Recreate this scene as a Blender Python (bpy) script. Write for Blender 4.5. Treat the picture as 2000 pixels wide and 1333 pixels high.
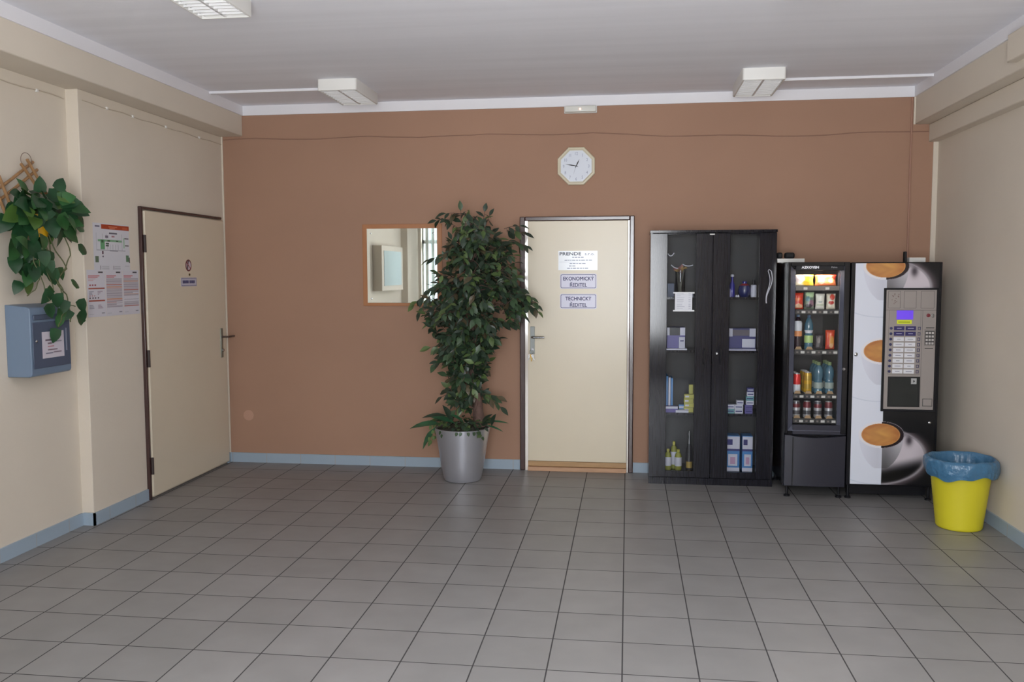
import bpy, bmesh, math, random
import numpy as np
from mathutils import Vector, Matrix, Euler

for o in list(bpy.data.objects):
    bpy.data.objects.remove(o, do_unlink=True)
SC = bpy.context.scene
COL = SC.collection
R = random.Random(7)
PI = math.pi

# ------------------------------------------------------------------ camera
cam_d = bpy.data.cameras.new('camera')
cam_d.sensor_width = 36.0
cam_d.lens = 30.5145
cam_d.clip_start = 0.05
cam = bpy.data.objects.new('camera', cam_d)
COL.objects.link(cam)
yaw, pitch, roll = -0.1325, -0.0766, -0.0027
f = Vector((math.sin(yaw) * math.cos(pitch), math.cos(yaw) * math.cos(pitch), math.sin(pitch)))
r0 = Vector((math.cos(yaw), -math.sin(yaw), 0))
u0 = r0.cross(f)
rr = math.cos(roll) * r0 + math.sin(roll) * u0
uu = -math.sin(roll) * r0 + math.cos(roll) * u0
m = Matrix(((rr.x, uu.x, -f.x, 0.0108), (rr.y, uu.y, -f.y, -6.9034), (rr.z, uu.z, -f.z, 1.5802), (0, 0, 0, 1)))
cam.matrix_world = m
SC.camera = cam

# ------------------------------------------------------------------ world, light, exposure
w = bpy.data.worlds.new('world')
SC.world = w
w.use_nodes = True
w.node_tree.nodes['Background'].inputs[0].default_value = (0.78, 0.9, 1.0, 1)
w.node_tree.nodes['Background'].inputs[1].default_value = 2.5

def area(name, loc, rot, sx, sy, power, color):
    l = bpy.data.lights.new(name, 'AREA')
    l.shape = 'RECTANGLE'; l.size = sx; l.size_y = sy
    l.energy = power; l.color = color
    o = bpy.data.objects.new(name, l)
    o.location = loc; o.rotation_euler = rot
    COL.objects.link(o)
    return o
# daylight just outside the glazed front behind the camera
area('sky_horizon', (-0.18, -7.60, 1.50), (math.radians(90), 0, 0), 1.7, 2.2, 232, (0.95, 0.97, 1.0))
area('sky_high', (-0.55, -9.3, 4.4), (math.radians(52), 0, 0), 2.2, 2.0, 1500, (0.93, 0.96, 1.0))
area('ground_bounce', (-0.18, -8.4, 0.05), (math.radians(150), 0, 0), 3.0, 1.4, 560, (0.98, 0.97, 0.97))

SC.view_settings.view_transform = 'Standard'
SC.view_settings.look = 'None'
SC.view_settings.gamma = 1
SC.view_settings.use_curve_mapping = False
SC.view_settings.exposure = 0.05

# ------------------------------------------------------------------ helpers
def lin(c):
    if c <= 0.04045: return c / 12.92
    return ((c + 0.055) / 1.055) ** 2.4
def S(r, g, b):
    return (lin(r / 255), lin(g / 255), lin(b / 255))

MATS = {}
def mat(name, col, rough=0.6, metal=0.0, spec=0.5, noise=None, bump=None, emis=None, alpha=None, coat=0):
    if name in MATS: return MATS[name]
    mt = bpy.data.materials.new(name)
    mt.use_nodes = True
    nt = mt.node_tree
    b = nt.nodes['Principled BSDF']
    b.inputs['Base Color'].default_value = (*col, 1)
    b.inputs['Roughness'].default_value = rough
    b.inputs['Metallic'].default_value = metal
    b.inputs['Specular IOR Level'].default_value = spec
    b.inputs['Coat Weight'].default_value = coat
    if emis:
        b.inputs['Emission Color'].default_value = (*emis[0], 1)
        b.inputs['Emission Strength'].default_value = emis[1]
    tc = nt.nodes.new('ShaderNodeNewGeometry')
    if noise:   # (scale vec, amount, detail)
        sc, amt = noise
        mp = nt.nodes.new('ShaderNodeMapping')
        mp.inputs['Scale'].default_value = sc
        nt.links.new(tc.outputs['Position'], mp.inputs['Vector'])
        n = nt.nodes.new('ShaderNodeTexNoise')
        n.inputs['Scale'].default_value = 1
        n.inputs['Detail'].default_value = 5
        nt.links.new(mp.outputs[0], n.inputs['Vector'])
        mr = nt.nodes.new('ShaderNodeMapRange')
        mr.inputs['From Min'].default_value = 0.3
        mr.inputs['From Max'].default_value = 0.7
        mr.inputs['To Min'].default_value = 1 - amt
        mr.inputs['To Max'].default_value = 1 + amt
        nt.links.new(n.outputs['Fac'], mr.inputs['Value'])
        mx = nt.nodes.new('ShaderNodeVectorMath'); mx.operation = 'SCALE'
        mx.inputs[0].default_value = col
        nt.links.new(mr.outputs[0], mx.inputs['Scale'])
        nt.links.new(mx.outputs[0], b.inputs['Base Color'])
    if bump:    # (scale, strength, distance)
        n2 = nt.nodes.new('ShaderNodeTexNoise')
        n2.inputs['Scale'].default_value = bump[0]
        n2.inputs['Detail'].default_value = 4
        nt.links.new(tc.outputs['Position'], n2.inputs['Vector'])
        bp = nt.nodes.new('ShaderNodeBump')
        bp.inputs['Strength'].default_value = bump[1]
        bp.inputs['Distance'].default_value = bump[2]
        nt.links.new(n2.outputs['Fac'], bp.inputs['Height'])
        nt.links.new(bp.outputs[0], b.inputs['Normal'])
    MATS[name] = mt
    return mt

def glass(name, tint=(1, 1, 1), refl=0.08, rough=0.0):
    if name in MATS: return MATS[name]
    mt = bpy.data.materials.new(name); mt.use_nodes = True
    nt = mt.node_tree; nt.nodes.remove(nt.nodes['Principled BSDF'])
    tr = nt.nodes.new('ShaderNodeBsdfTransparent'); tr.inputs[0].default_value = (*tint, 1)
    gl = nt.nodes.new('ShaderNodeBsdfGlossy'); gl.inputs['Roughness'].default_value = rough
    fr = nt.nodes.new('ShaderNodeLayerWeight'); fr.inputs['Blend'].default_value = refl
    mx = nt.nodes.new('ShaderNodeMixShader')
    mr = nt.nodes.new('ShaderNodeMath'); mr.operation = 'ADD'; mr.inputs[1].default_value = refl * 0.5
    mr.use_clamp = True
    nt.links.new(fr.outputs['Fresnel'], mr.inputs[0])
    nt.links.new(mr.outputs[0], mx.inputs[0])
    nt.links.new(tr.outputs[0], mx.inputs[1]); nt.links.new(gl.outputs[0], mx.inputs[2])
    nt.links.new(mx.outputs[0], nt.nodes['Material Output'].inputs[0])
    MATS[name] = mt
    return mt

def attr_mat(name, rough=0.5, coat=0.0, spec=0.5):
    if name in MATS: return MATS[name]
    mt = bpy.data.materials.new(name); mt.use_nodes = True
    nt = mt.node_tree; b = nt.nodes['Principled BSDF']
    b.inputs['Roughness'].default_value = rough
    b.inputs['Coat Weight'].default_value = coat
    b.inputs['Specular IOR Level'].default_value = spec
    a = nt.nodes.new('ShaderNodeAttribute'); a.attribute_name = 'Col'
    nt.links.new(a.outputs['Color'], b.inputs['Base Color'])
    MATS[name] = mt
    return mt

class MB:
    """Collects shapes in world coordinates, then links them as ONE mesh."""
    def __init__(s): s.v = []; s.f = []; s.m = []
    def add(s, vs, fs, mi=0):
        o = len(s.v); s.v += [tuple(v) for v in vs]
        s.f += [tuple(i + o for i in fc) for fc in fs]; s.m += [mi] * len(fs)
        return s
    def box(s, x0, x1, y0, y1, z0, z1, mi=0):
        if x0 > x1: x0, x1 = x1, x0
        if y0 > y1: y0, y1 = y1, y0
        if z0 > z1: z0, z1 = z1, z0
        vs = [(x, y, z) for z in (z0, z1) for y in (y0, y1) for x in (x0, x1)]
        return s.add(vs, [(0, 2, 3, 1), (4, 5, 7, 6), (0, 1, 5, 4), (2, 6, 7, 3), (0, 4, 6, 2), (1, 3, 7, 5)], mi)
    def obox(s, c, ex, ey, ez, mi=0):
        """box from centre and three half-axis vectors"""
        c = Vector(c); ex = Vector(ex); ey = Vector(ey); ez = Vector(ez)
        vs = [c + a * ex + b * ey + d * ez for d in (-1, 1) for b in (-1, 1) for a in (-1, 1)]
        return s.add(vs, [(0, 2, 3, 1), (4, 5, 7, 6), (0, 1, 5, 4), (2, 6, 7, 3), (0, 4, 6, 2), (1, 3, 7, 5)], mi)
    def tube(s, pts, rad, n=8, mi=0, caps=True):
        pts = [Vector(p) for p in pts]
        if not isinstance(rad, (list, tuple)): rad = [rad] * len(pts)
        o = len(s.v); prev = None
        for i, p in enumerate(pts):
            d = (pts[min(i + 1, len(pts) - 1)] - pts[max(i - 1, 0)]).normalized()
            if prev is None:
                a = Vector((0, 0, 1)) if abs(d.z) < .9 else Vector((1, 0, 0))
                x = d.cross(a).normalized()
            else:
                x = (prev - d * prev.dot(d)).normalized()
            prev = x; y = d.cross(x)
            for k in range(n):
                t = 2 * PI * k / n
                s.v.append(tuple(p + (x * math.cos(t) + y * math.sin(t)) * rad[i]))
        for i in range(len(pts) - 1):
            for k in range(n):
                s.f.append((o + i * n + k, o + i * n + (k + 1) % n, o + (i + 1) * n + (k + 1) % n, o + (i + 1) * n + k)); s.m.append(mi)
        if caps:
            s.f.append(tuple(o + k for k in reversed(range(n)))); s.m.append(mi)
            s.f.append(tuple(o + (len(pts) - 1) * n + k for k in range(n))); s.m.append(mi)
        return s
    def lathe(s, prof, c=(0, 0, 0), n=24, mi=0, mis=None, cap=True, ax='Z'):
        o = len(s.v); cx, cy, cz = c
        for (r, z) in prof:
            for k in range(n):
                t = 2 * PI * k / n
                a, b = r * math.cos(t), r * math.sin(t)
                if ax == 'Z': s.v.append((cx + a, cy + b, cz + z))
                elif ax == 'Y': s.v.append((cx + a, cy - z, cz + b))
                else: s.v.append((cx + z, cy + a, cz + b))
        for i in range(len(prof) - 1):
            for k in range(n):
                s.f.append((o + i * n + k, o + i * n + (k + 1) % n, o + (i + 1) * n + (k + 1) % n, o + (i + 1) * n + k))
                s.m.append(mis[i] if mis else mi)
        if cap:
            s.f.append(tuple(o + k for k in reversed(range(n)))); s.m.append(mis[0] if mis else mi)
            s.f.append(tuple(o + (len(prof) - 1) * n + k for k in range(n))); s.m.append(mis[-1] if mis else mi)
        return s
    def build(s, name, mats, parent=None, origin=None, bevel=0, smooth=True, seg=2):
        me = bpy.data.meshes.new(name)
        if parent is not None:
            org = Vector(parent['_org'])
        elif origin is not None: org = Vector(origin)
        else: org = Vector((0, 0, 0))
        me.from_pydata([tuple(Vector(v) - org) for v in s.v], [], s.f)
        if not isinstance(mats, (list, tuple)): mats = [mats]
        for mt in mats: me.materials.append(mt)
        me.polygons.foreach_set('material_index', s.m)
        bm = bmesh.new(); bm.from_mesh(me)
        bmesh.ops.recalc_face_normals(bm, faces=bm.faces)
        bm.to_mesh(me); bm.free()
        if smooth:
            me.polygons.foreach_set('use_smooth', [True] * len(me.polygons))
            me.set_sharp_from_angle(angle=math.radians(35))
        o = bpy.data.objects.new(name, me)
        COL.objects.link(o)
        o['_org'] = tuple(org)
        if parent is not None: o.parent = parent
        else: o.location = org
        if bevel:
            bv = o.modifiers.new('bevel', 'BEVEL'); bv.width = bevel; bv.segments = seg
            bv.limit_method = 'ANGLE'; bv.angle_limit = math.radians(40)
        return o

def tag(o, label=None, cat=None, group=None, kind=None):
    if label: o['label'] = label
    if cat: o['category'] = cat
    if group: o['group'] = group
    if kind: o['kind'] = kind
    return o
def thing(name, loc, label, cat, group=None):
    o = bpy.data.objects.new(name, None); COL.objects.link(o)
    o.empty_display_size = 0.05
    o.location = loc; o['_org'] = tuple(loc)
    return tag(o, label, cat, group)
def struct(mb, name, mats, **k):
    o = mb.build(name, mats, **k); o['kind'] = 'structure'; return o
def copy_tree(o, parent=None):
    c = o.copy(); COL.objects.link(c)
    if parent is not None: c.parent = parent
    for ch in [x for x in bpy.data.objects if x.parent == o]:
        copy_tree(ch, c)
    return c

class Frame:
    """A flat working frame: origin, right, up; n points out of the surface."""
    def __init__(s, o, r, u=(0, 0, 1)):
        s.o = Vector(o); s.r = Vector(r).normalized(); s.u = Vector(u).normalized(); s.n = s.r.cross(s.u)
    def __call__(s, a, b, d=0.0): return s.o + s.r * a + s.u * b + s.n * d
    def box(s, mb, a0, a1, b0, b1, d0, d1, mi=0):
        mb.obox(s((a0 + a1) / 2, (b0 + b1) / 2, (d0 + d1) / 2), s.r * (a1 - a0) / 2, s.u * (b1 - b0) / 2, s.n * abs(d1 - d0) / 2, mi)
BACK = lambda x, z, y=0.0: Frame((x, y, z), (1, 0, 0))
LEFT = lambda y, z, x=-3.33: Frame((x, y, z), (0, 1, 0))

def grid_art(name, fr, w, h, nx, ny, fn, parent=None, rough=0.5, thick=0.0006, matname='printed_paper', origin=None, coat=0.0, lift=0.0):
    """A thin real sheet whose print is painted per vertex. fn(u,v)->rgb array in sRGB 0..255, u,v in metres from lower left."""
    us = np.linspace(0, w, nx); vs = np.linspace(0, h, ny)
    U, V = np.meshgrid(us, vs)
    C = fn(U, V)
    org = Vector(parent['_org']) if parent is not None else Vector(origin if origin is not None else fr.o)
    o = np.array(fr.o - org); r = np.array(fr.r); u = np.array(fr.u); n = np.array(fr.n)
    P = o + U[..., None] * r + V[..., None] * u + n * (thick + lift)
    P = P.reshape(-1, 3)
    idx = np.arange(nx * ny).reshape(ny, nx)
    F = np.stack([idx[:-1, :-1], idx[:-1, 1:], idx[1:, 1:], idx[1:, :-1]], -1).reshape(-1, 4).tolist()
    nb = len(P)
    corners = [(0, 0), (w, 0), (w, h), (0, h)]
    back = [o + a * r + b * u + n * lift for a, b in corners]
    PV = P.tolist() + [tuple(x) for x in back]
    fc = [idx[0, 0], idx[0, -1], idx[-1, -1], idx[-1, 0]]
    F.append([nb + 3, nb + 2, nb + 1, nb])
    edges = [list(idx[0, :]), list(idx[:, -1]), list(idx[-1, ::-1]), list(idx[::-1, 0])]
    for k in range(4):
        e = [int(i) for i in edges[k]]
        F.append([nb + k, nb + (k + 1) % 4] + e[::-1])
    me = bpy.data.meshes.new(name)
    me.from_pydata(PV, [], F)
    a = C.reshape(-1, 3) / 255.0
    L = np.where(a <= 0.04045, a / 12.92, ((a + 0.055) / 1.055) ** 2.4)
    L = np.concatenate([L, np.tile(L[0], (4, 1))])
    ca = me.color_attributes.new('Col', 'FLOAT_COLOR', 'POINT')
    buf = np.ones((len(L), 4)); buf[:, :3] = L
    ca.data.foreach_set('color', buf.ravel())
    me.materials.append(attr_mat(matname, rough, coat))
    ob = bpy.data.objects.new(name, me); COL.objects.link(ob)
    ob['_org'] = tuple(org)
    if parent is not None: ob.parent = parent
    else: ob.location = org
    return ob

def paint(C, mask, rgb): C[mask] = rgb
def blank(U, rgb): return np.ones(U.shape + (3,)) * np.array(rgb, float)
def rect(U, V, a0, a1, b0, b1): return (U >= a0) & (U <= a1) & (V >= b0) & (V <= b1)
def ell(U, V, ca, cb, ra, rb): return ((U - ca) / ra) ** 2 + ((V - cb) / rb) ** 2

def lettering(name, s, fr, a, b, size, mt, parent, align='LEFT', sx=1.0, bold=0.0, depth=0.0004, lift=0.0):
    cu = bpy.data.curves.new(name, 'FONT')
    cu.body = s; cu.size = size; cu.align_x = align; cu.align_y = 'BOTTOM_BASELINE'
    cu.extrude = depth; cu.offset = 0
    cu.resolution_u = 3
    tmp = bpy.data.objects.new('tmp', cu); COL.objects.link(tmp)
    dg = bpy.context.evaluated_depsgraph_get()
    me = bpy.data.meshes.new_from_object(tmp.evaluated_get(dg))
    bpy.data.objects.remove(tmp, do_unlink=True)
    me.name = name
    org = Vector(parent['_org'])
    n = len(me.vertices); co = np.empty(n * 3); me.vertices.foreach_get('co', co); co = co.reshape(-1, 3)
    base = np.array(fr(a, b, depth + lift) - org)
    P = base + co[:, :1] * sx * np.array(fr.r) + co[:, 1:2] * np.array(fr.u) + co[:, 2:3] * np.array(fr.n)
    me.vertices.foreach_set('co', P.ravel())
    if bold:      # thicker strokes: the same glyphs laid a hair's breadth apart
        bm = bmesh.new()
        for k, (da, db) in enumerate(((-1, 0), (1, 0), (0, -1), (0, 1))):
            me2 = me.copy(); sh = (fr.r * da + fr.u * db) * bold + fr.n * (0.00002 * k)
            me2.transform(Matrix.Translation(sh)); bm.from_mesh(me2); bpy.data.meshes.remove(me2)
        bm.to_mesh(me); bm.free()
    me.materials.clear(); me.materials.append(mt)
    me.update()
    o = bpy.data.objects.new(name, me); COL.objects.link(o); o.parent = parent
    o['_org'] = tuple(org)
    return o

# ------------------------------------------------------------------ materials
cream = mat('cream_wall', (0.68, 0.61, 0.515), 0.75, spec=0.25, noise=((1.3, 1.3, 1.3), 0.03), bump=(60, 0.12, 0.004))
brownw = mat('brown_wall', (0.375, 0.222, 0.152), 0.7, spec=0.25, noise=((1.1, 1.1, 1.6), 0.04), bump=(45, 0.10, 0.004))
whitec = mat('ceiling_paint', (0.82, 0.82, 0.87), 0.85, spec=0.2, noise=((0.35, 7.0, 1.0), 0.035), bump=(14, 0.12, 0.006))
trimw = mat('white_trim', (0.80, 0.79, 0.82), 0.55)
beigep = mat('beige_door_paint', (0.70, 0.62, 0.47), 0.30, noise=((2, 2, 2), 0.02), bump=(12, 0.05, 0.003))
framed = mat('dark_brown_steel', S(66, 44, 42), 0.22, metal=0.0, spec=0.8)
tan = mat('tan_wood', S(176, 140, 98), 0.45, noise=((6, 30, 60), 0.10))
black = mat('black_plastic', (0.010, 0.010, 0.013), 0.35, spec=.3)
blackg = mat('black_gloss', (0.008, 0.008, 0.011), 0.16, spec=.4)
blackm = mat('black_matt', (0.008, 0.008, 0.009), 0.7)
chrome = mat('chrome', (0.50, 0.51, 0.53), 0.24, metal=1.0)
steelg = mat('brushed_steel', (0.30, 0.30, 0.31), 0.38, metal=1.0)
whitep = mat('white_plastic', (0.78, 0.77, 0.74), 0.4)
paper = mat('white_paper', (0.80, 0.81, 0.84), 0.6)
ink = mat('navy_ink', S(38, 36, 96), 0.5)
inkd = mat('dark_ink', S(40, 60, 80), 0.5)
inkb = mat('black_ink', (0.02, 0.02, 0.02), 0.6)

def tile_floor():
    mt = bpy.data.materials.new('grey_floor_tiles'); mt.use_nodes = True
    nt = mt.node_tree; N = nt.nodes; L = nt.links; b = N['Principled BSDF']
    g = N.new('ShaderNodeNewGeometry')
    mp = N.new('ShaderNodeVectorMath'); mp.operation = 'ADD'; mp.inputs[1].default_value = (30.0, 30.0 + 0.8515 - 0.9, 0)
    L.new(g.outputs['Position'], mp.inputs[0])
    sc = N.new('ShaderNodeVectorMath'); sc.operation = 'SCALE'; sc.inputs['Scale'].default_value = 1 / 0.3
    L.new(mp.outputs[0], sc.inputs[0])
    fr = N.new('ShaderNodeVectorMath'); fr.operation = 'FRACTION'; L.new(sc.outputs[0], fr.inputs[0])
    fl = N.new('ShaderNodeVectorMath'); fl.operation = 'FLOOR'; L.new(sc.outputs[0], fl.inputs[0])
    sp = N.new('ShaderNodeSeparateXYZ'); L.new(fr.outputs[0], sp.inputs[0])
    def M(op, a, c=None, v=None):
        n = N.new('ShaderNodeMath'); n.operation = op; L.new(a, n.inputs[0])
        if c is not None: L.new(c, n.inputs[1])
        if v is not None: n.inputs[1].default_value = v
        return n.outputs[0]
    def dist(x):
        a = M('SUBTRACT', x, v=0.5); a = M('ABSOLUTE', a); return a      # 0.5 at grid line
    dx = dist(sp.outputs[0]); dy = dist(sp.outputs[1])
    mx = M('MAXIMUM', dx, dy)
    ramp = N.new('ShaderNodeMapRange'); ramp.inputs['From Min'].default_value = 0.4885; ramp.inputs['From Max'].default_value = 0.4925
    L.new(mx, ramp.inputs['Value'])
    wn = N.new('ShaderNodeTexWhiteNoise'); wn.noise_dimensions = '2D'; L.new(fl.outputs[0], wn.inputs['Vector'])
    ns = N.new('ShaderNodeTexNoise'); ns.inputs['Scale'].default_value = 5; ns.inputs['Detail'].default_value = 6
    L.new(g.outputs['Position'], ns.inputs['Vector'])
    va = N.new('ShaderNodeMapRange'); va.inputs['To Min'].default_value = 0.94; va.inputs['To Max'].default_value = 1.05
    L.new(wn.outputs['Value'], va.inputs['Value'])
    vb = N.new('ShaderNodeMapRange'); vb.inputs['From Min'].default_value = .3; vb.inputs['From Max'].default_value = .7
    vb.inputs['To Min'].default_value = 0.93; vb.inputs['To Max'].default_value = 1.07
    L.new(ns.outputs['Fac'], vb.inputs['Value'])
    v = M('MULTIPLY', va.outputs[0], vb.outputs[0])
    cs = N.new('ShaderNodeVectorMath'); cs.operation = 'SCALE'; cs.inputs[0].default_value = (0.225, 0.218, 0.215)
    L.new(v, cs.inputs['Scale'])
    mix = N.new('ShaderNodeMix'); mix.data_type = 'RGBA'
    L.new(ramp.outputs[0], mix.inputs['Factor']); L.new(cs.outputs[0], mix.inputs['A'])
    mix.inputs['B'].default_value = (0.035, 0.033, 0.035, 1)
    L.new(mix.outputs['Result'], b.inputs['Base Color'])
    rm = N.new('ShaderNodeMapRange'); rm.inputs['To Min'].default_value = 0.42; rm.inputs['To Max'].default_value = 0.8
    L.new(ramp.outputs[0], rm.inputs['Value']); L.new(rm.outputs[0], b.inputs['Roughness'])
    n3 = N.new('ShaderNodeTexNoise'); n3.inputs['Scale'].default_value = 90; L.new(g.outputs['Position'], n3.inputs['Vector'])
    h = M('MULTIPLY', n3.outputs['Fac'], v=0.12); h2 = M('SUBTRACT', h, ramp.outputs[0])
    bp = N.new('ShaderNodeBump'); bp.inputs['Strength'].default_value = 0.35; bp.inputs['Distance'].default_value = 0.002
    L.new(h2, bp.inputs['Height']); L.new(bp.outputs[0], b.inputs['Normal'])
    b.inputs['Specular IOR Level'].default_value = 0.5
    return mt
tilem = tile_floor()

def skirting_mat():
    mt = bpy.data.materials.new('blue_grey_skirting_tile'); mt.use_nodes = True
    nt = mt.node_tree; N = nt.nodes; L = nt.links; b = N['Principled BSDF']
    g = N.new('ShaderNodeNewGeometry')
    ad = N.new('ShaderNodeVectorMath'); ad.operation = 'ADD'; ad.inputs[1].default_value = (30, 30 + .8515 - .9, 0); L.new(g.outputs['Position'], ad.inputs[0])
    sc = N.new('ShaderNodeVectorMath'); sc.operation = 'SCALE'; sc.inputs['Scale'].default_value = 1 / 0.3; L.new(ad.outputs[0], sc.inputs[0])
    fr = N.new('ShaderNodeVectorMath'); fr.operation = 'FRACTION'; L.new(sc.outputs[0], fr.inputs[0])
    sp = N.new('ShaderNodeSeparateXYZ'); L.new(fr.outputs[0], sp.inputs[0])
    sn = N.new('ShaderNodeSeparateXYZ'); L.new(g.outputs['Normal'], sn.inputs[0])
    ab = N.new('ShaderNodeMath'); ab.operation = 'ABSOLUTE'; L.new(sn.outputs[0], ab.inputs[0])
    mixv = N.new('ShaderNodeMix'); L.new(ab.outputs[0], mixv.inputs['Factor']); L.new(sp.outputs[0], mixv.inputs['A']); L.new(sp.outputs[1], mixv.inputs['B'])
    s1 = N.new('ShaderNodeMath'); s1.operation = 'SUBTRACT'; L.new(mixv.outputs['Result'], s1.inputs[0]); s1.inputs[1].default_value = 0.5
    s2 = N.new('ShaderNodeMath'); s2.operation = 'ABSOLUTE'; L.new(s1.outputs[0], s2.inputs[0])
    s3 = N.new('ShaderNodeMath'); s3.operation = 'GREATER_THAN'; L.new(s2.outputs[0], s3.inputs[0]); s3.inputs[1].default_value = 0.488
    mix = N.new('ShaderNodeMix'); mix.data_type = 'RGBA'; L.new(s3.outputs[0], mix.inputs['Factor'])
    mix.inputs['A'].default_value = (0.33, 0.41, 0.49, 1); mix.inputs['B'].default_value = (0.36, 0.37, 0.38, 1)
    L.new(mix.outputs['Result'], b.inputs['Base Color']); b.inputs['Roughness'].default_value = 0.35
    return mt
skirt = skirting_mat()

# ------------------------------------------------------------------ room shell
H = 2.965
YF = -7.15
XL, XN, XR = -3.33, -3.41, 2.29
struct(MB().box(-3.6, 2.5, -7.5, 0.2, -0.1, 0), 'floor', tilem)
struct(MB().box(-3.6, 2.5, -7.5, 0.2, H, H + 0.1), 'ceiling', whitec)
mb = MB()
mb.box(-3.6, 2.5, 0, 0.2, 0, H)
struct(mb, 'wall_back', brownw)
mb = MB()
mb.box(-3.6, XL, -1.9, 0, 0, 2.72)
struct(mb, 'wall_left', cream, bevel=0.004)
struct(MB().box(-3.6, XN, -7.4, -1.9, 0, 2.72), 'wall_left_recessed', cream)
struct(MB().box(XN, XN + 0.10, -6.45, -6.05, 0, 2.72), 'wall_left_pilaster', cream)
struct(MB().box(-3.6, -3.145, -7.3, 0, 2.72, H), 'trim_1', cream, bevel=0.006)
struct(MB().box(XR, 2.5, -7.3, 0, 0, 2.555), 'wall_right', cream)
mb = MB()
mb.box(2.12, 2.5, -7.3, 0, 2.686, H)
mb.box(2.222, 2.5, -7.3, 0, 2.555, 2.686)
mb.box(2.07, 2.5, -2.2, -1.70, 2.735, 2.885)
struct(mb, 'trim_2', cream, bevel=0.006)
# white cornice strips
struct(MB().box(-3.145, 2.12, -0.012, 0, 2.887, H), 'trim_3', trimw)
struct(MB().box(-3.145, -3.133, -7.1, -0.012, 2.887, H), 'trim_4', trimw)
struct(MB().box(2.108, 2.12, -7.1, -0.012, 2.887, H), 'trim_5', trimw)
# cream paint edges of the right hand wall seen on the back wall
struct(MB().box(2.255, XR, -0.008, 0, 0.0, 2.555), 'trim_6', cream)
struct(MB().box(2.108, 2.121, -0.010, 0, 2.686, 2.887), 'trim_7', cream)
struct(MB().box(-3.33, -3.318, -0.008, 0, 0.08, 2.72), 'trim_8', cream)
# baseboards
B0, BT = 0.012, 0.080
struct(MB().box(XL, -0.845, -B0, 0, 0, BT), 'baseboard_back', skirt)
struct(MB().box(0.062, 2.29, -B0, 0, 0, BT), 'baseboard_back_right', skirt)
mb = MB()
mb.box(XL, XL + B0, -1.9 - B0, -1.275, 0, BT); mb.box(XN, XN + B0, -7.1, -1.9 - B0, 0, BT); mb.box(XN + B0, XL + B0, -1.9 - B0, -1.9, 0, BT)
struct(mb, 'baseboard_left', skirt)
struct(MB().box(XL, XL + B0, -0.055, -B0, 0, BT), 'baseboard_left_corner', skirt)
struct(MB().box(XR - B0, XR, -7.1, -B0, 0, BT), 'baseboard_right', skirt)

# front wall behind the camera: glazed entrance and a side window with blinds (seen in the mirror)
WX0, WX1, WZ0, WZ1 = -0.98, 0.62, 0.58, 2.70
SX0_, SX1_, SZ0 = -3.36, -2.62, 0.95
mb = MB()
mb.box(-3.6, SX0_, YF - 0.2, YF, 0, H); mb.box(SX1_, WX0, YF - 0.2, YF, 0, H); mb.box(WX1, 2.5, YF - 0.2, YF, 0, H)
mb.box(SX0_, SX1_, YF - 0.2, YF, 0, SZ0); mb.box(SX0_, SX1_, YF - 0.2, YF, WZ1, H)
mb.box(WX0, WX1, YF - 0.2, YF, 0, WZ0); mb.box(WX0, WX1, YF - 0.2, YF, WZ1, H)
struct(mb, 'wall_front', cream)
frg = mat('grey_window_frame', (0.45, 0.46, 0.44), 0.4); wgl = glass('window_glass', refl=0.05)
def window(name, x0, x1, z0, z1, n, zs):
    win = thing(name, ((x0 + x1) / 2, YF - 0.1, z0), None, None); win['kind'] = 'structure'
    mb = MB()
    for i in range(n + 1):
        x = x0 + (x1 - x0) * i / n
        mb.box(x - 0.03, x + 0.03, YF - 0.12, YF - 0.06, z0, z1)
    for z in zs: mb.box(x0, x1, YF - 0.12, YF - 0.06, z - 0.03, z + 0.03)
    mb.build('window_frame', frg, win)
    MB().box(x0, x1, YF - 0.093, YF - 0.087, z0, z1).build('pane', wgl, win)
    return win
window('window_1', WX0, WX1, WZ0, WZ1, 2, (WZ0 + .03, 2.15, WZ1 - .03))
w2 = window('window_2', SX0_, SX1_, SZ0, WZ1, 1, (SZ0 + .03, 2.12, WZ1 - .03))
for k in range(7):
    x = SX0_ + 0.09 + k * 0.098
    bl = MB()
    bl.obox((x, YF - 0.03, 1.82), (0.030, 0.018, 0), (0.0006, -0.001, 0), (0, 0, .85))
    bl.build('blind_slat', mat('blind_fabric', (0.6, 0.65, 0.62), 0.8), w2)

# ------------------------------------------------------------------ door in the back wall
d2 = thing('door_2', (-0.38, 0, 0), None, None); d2['kind'] = 'structure'
mb = MB()
for x0, x1 in ((-0.842, -0.800), (0.024, 0.060)):
    mb.box(x0, x1, -0.030, 0.0, 0.0, 2.035)
mb.box(-0.800, 0.024, -0.030, 0.0, 2.001, 2.035)
mb.build('door_frame', framed, d2, bevel=0.006)
mb = MB()
mb.add([(-.800, 0, 0), (-.777, 0, 0), (-.777, -.0225, 0), (-.785, -.0231, 0), (-.800, -.0240, 0), (-.800, 0, 2.001), (-.777, 0, 2.001), (-.777, -.0225, 2.001), (-.785, -.0231, 2.001), (-.800, -.0240, 2.001)],
       [(0, 1, 2, 3, 4), (9, 8, 7, 6, 5), (0, 5, 6, 1), (1, 6, 7, 2), (2, 7, 8, 3), (3, 8, 9, 4), (4, 9, 5, 0)])
rbm = mat('beige_gloss_rebate', (0.66, 0.60, 0.54), 0.12, spec=.9, coat=.6)
mb.build('rebate', rbm, d2)
MB().box(0.010, 0.024, -0.0225, 0, 0, 2.001).build('rebate', rbm, d2, bevel=.002)
MB().box(-0.777, 0.009, -0.026, 0, 0.079, 1.999).build('door_leaf', beigep, d2, bevel=0.002)
mb = MB().box(-0.777, 0.009, -0.030, 0, 0.036, 0.077, 0).box(-0.777, 0.009, -0.050, 0, 0.0, 0.034, 1)
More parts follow.
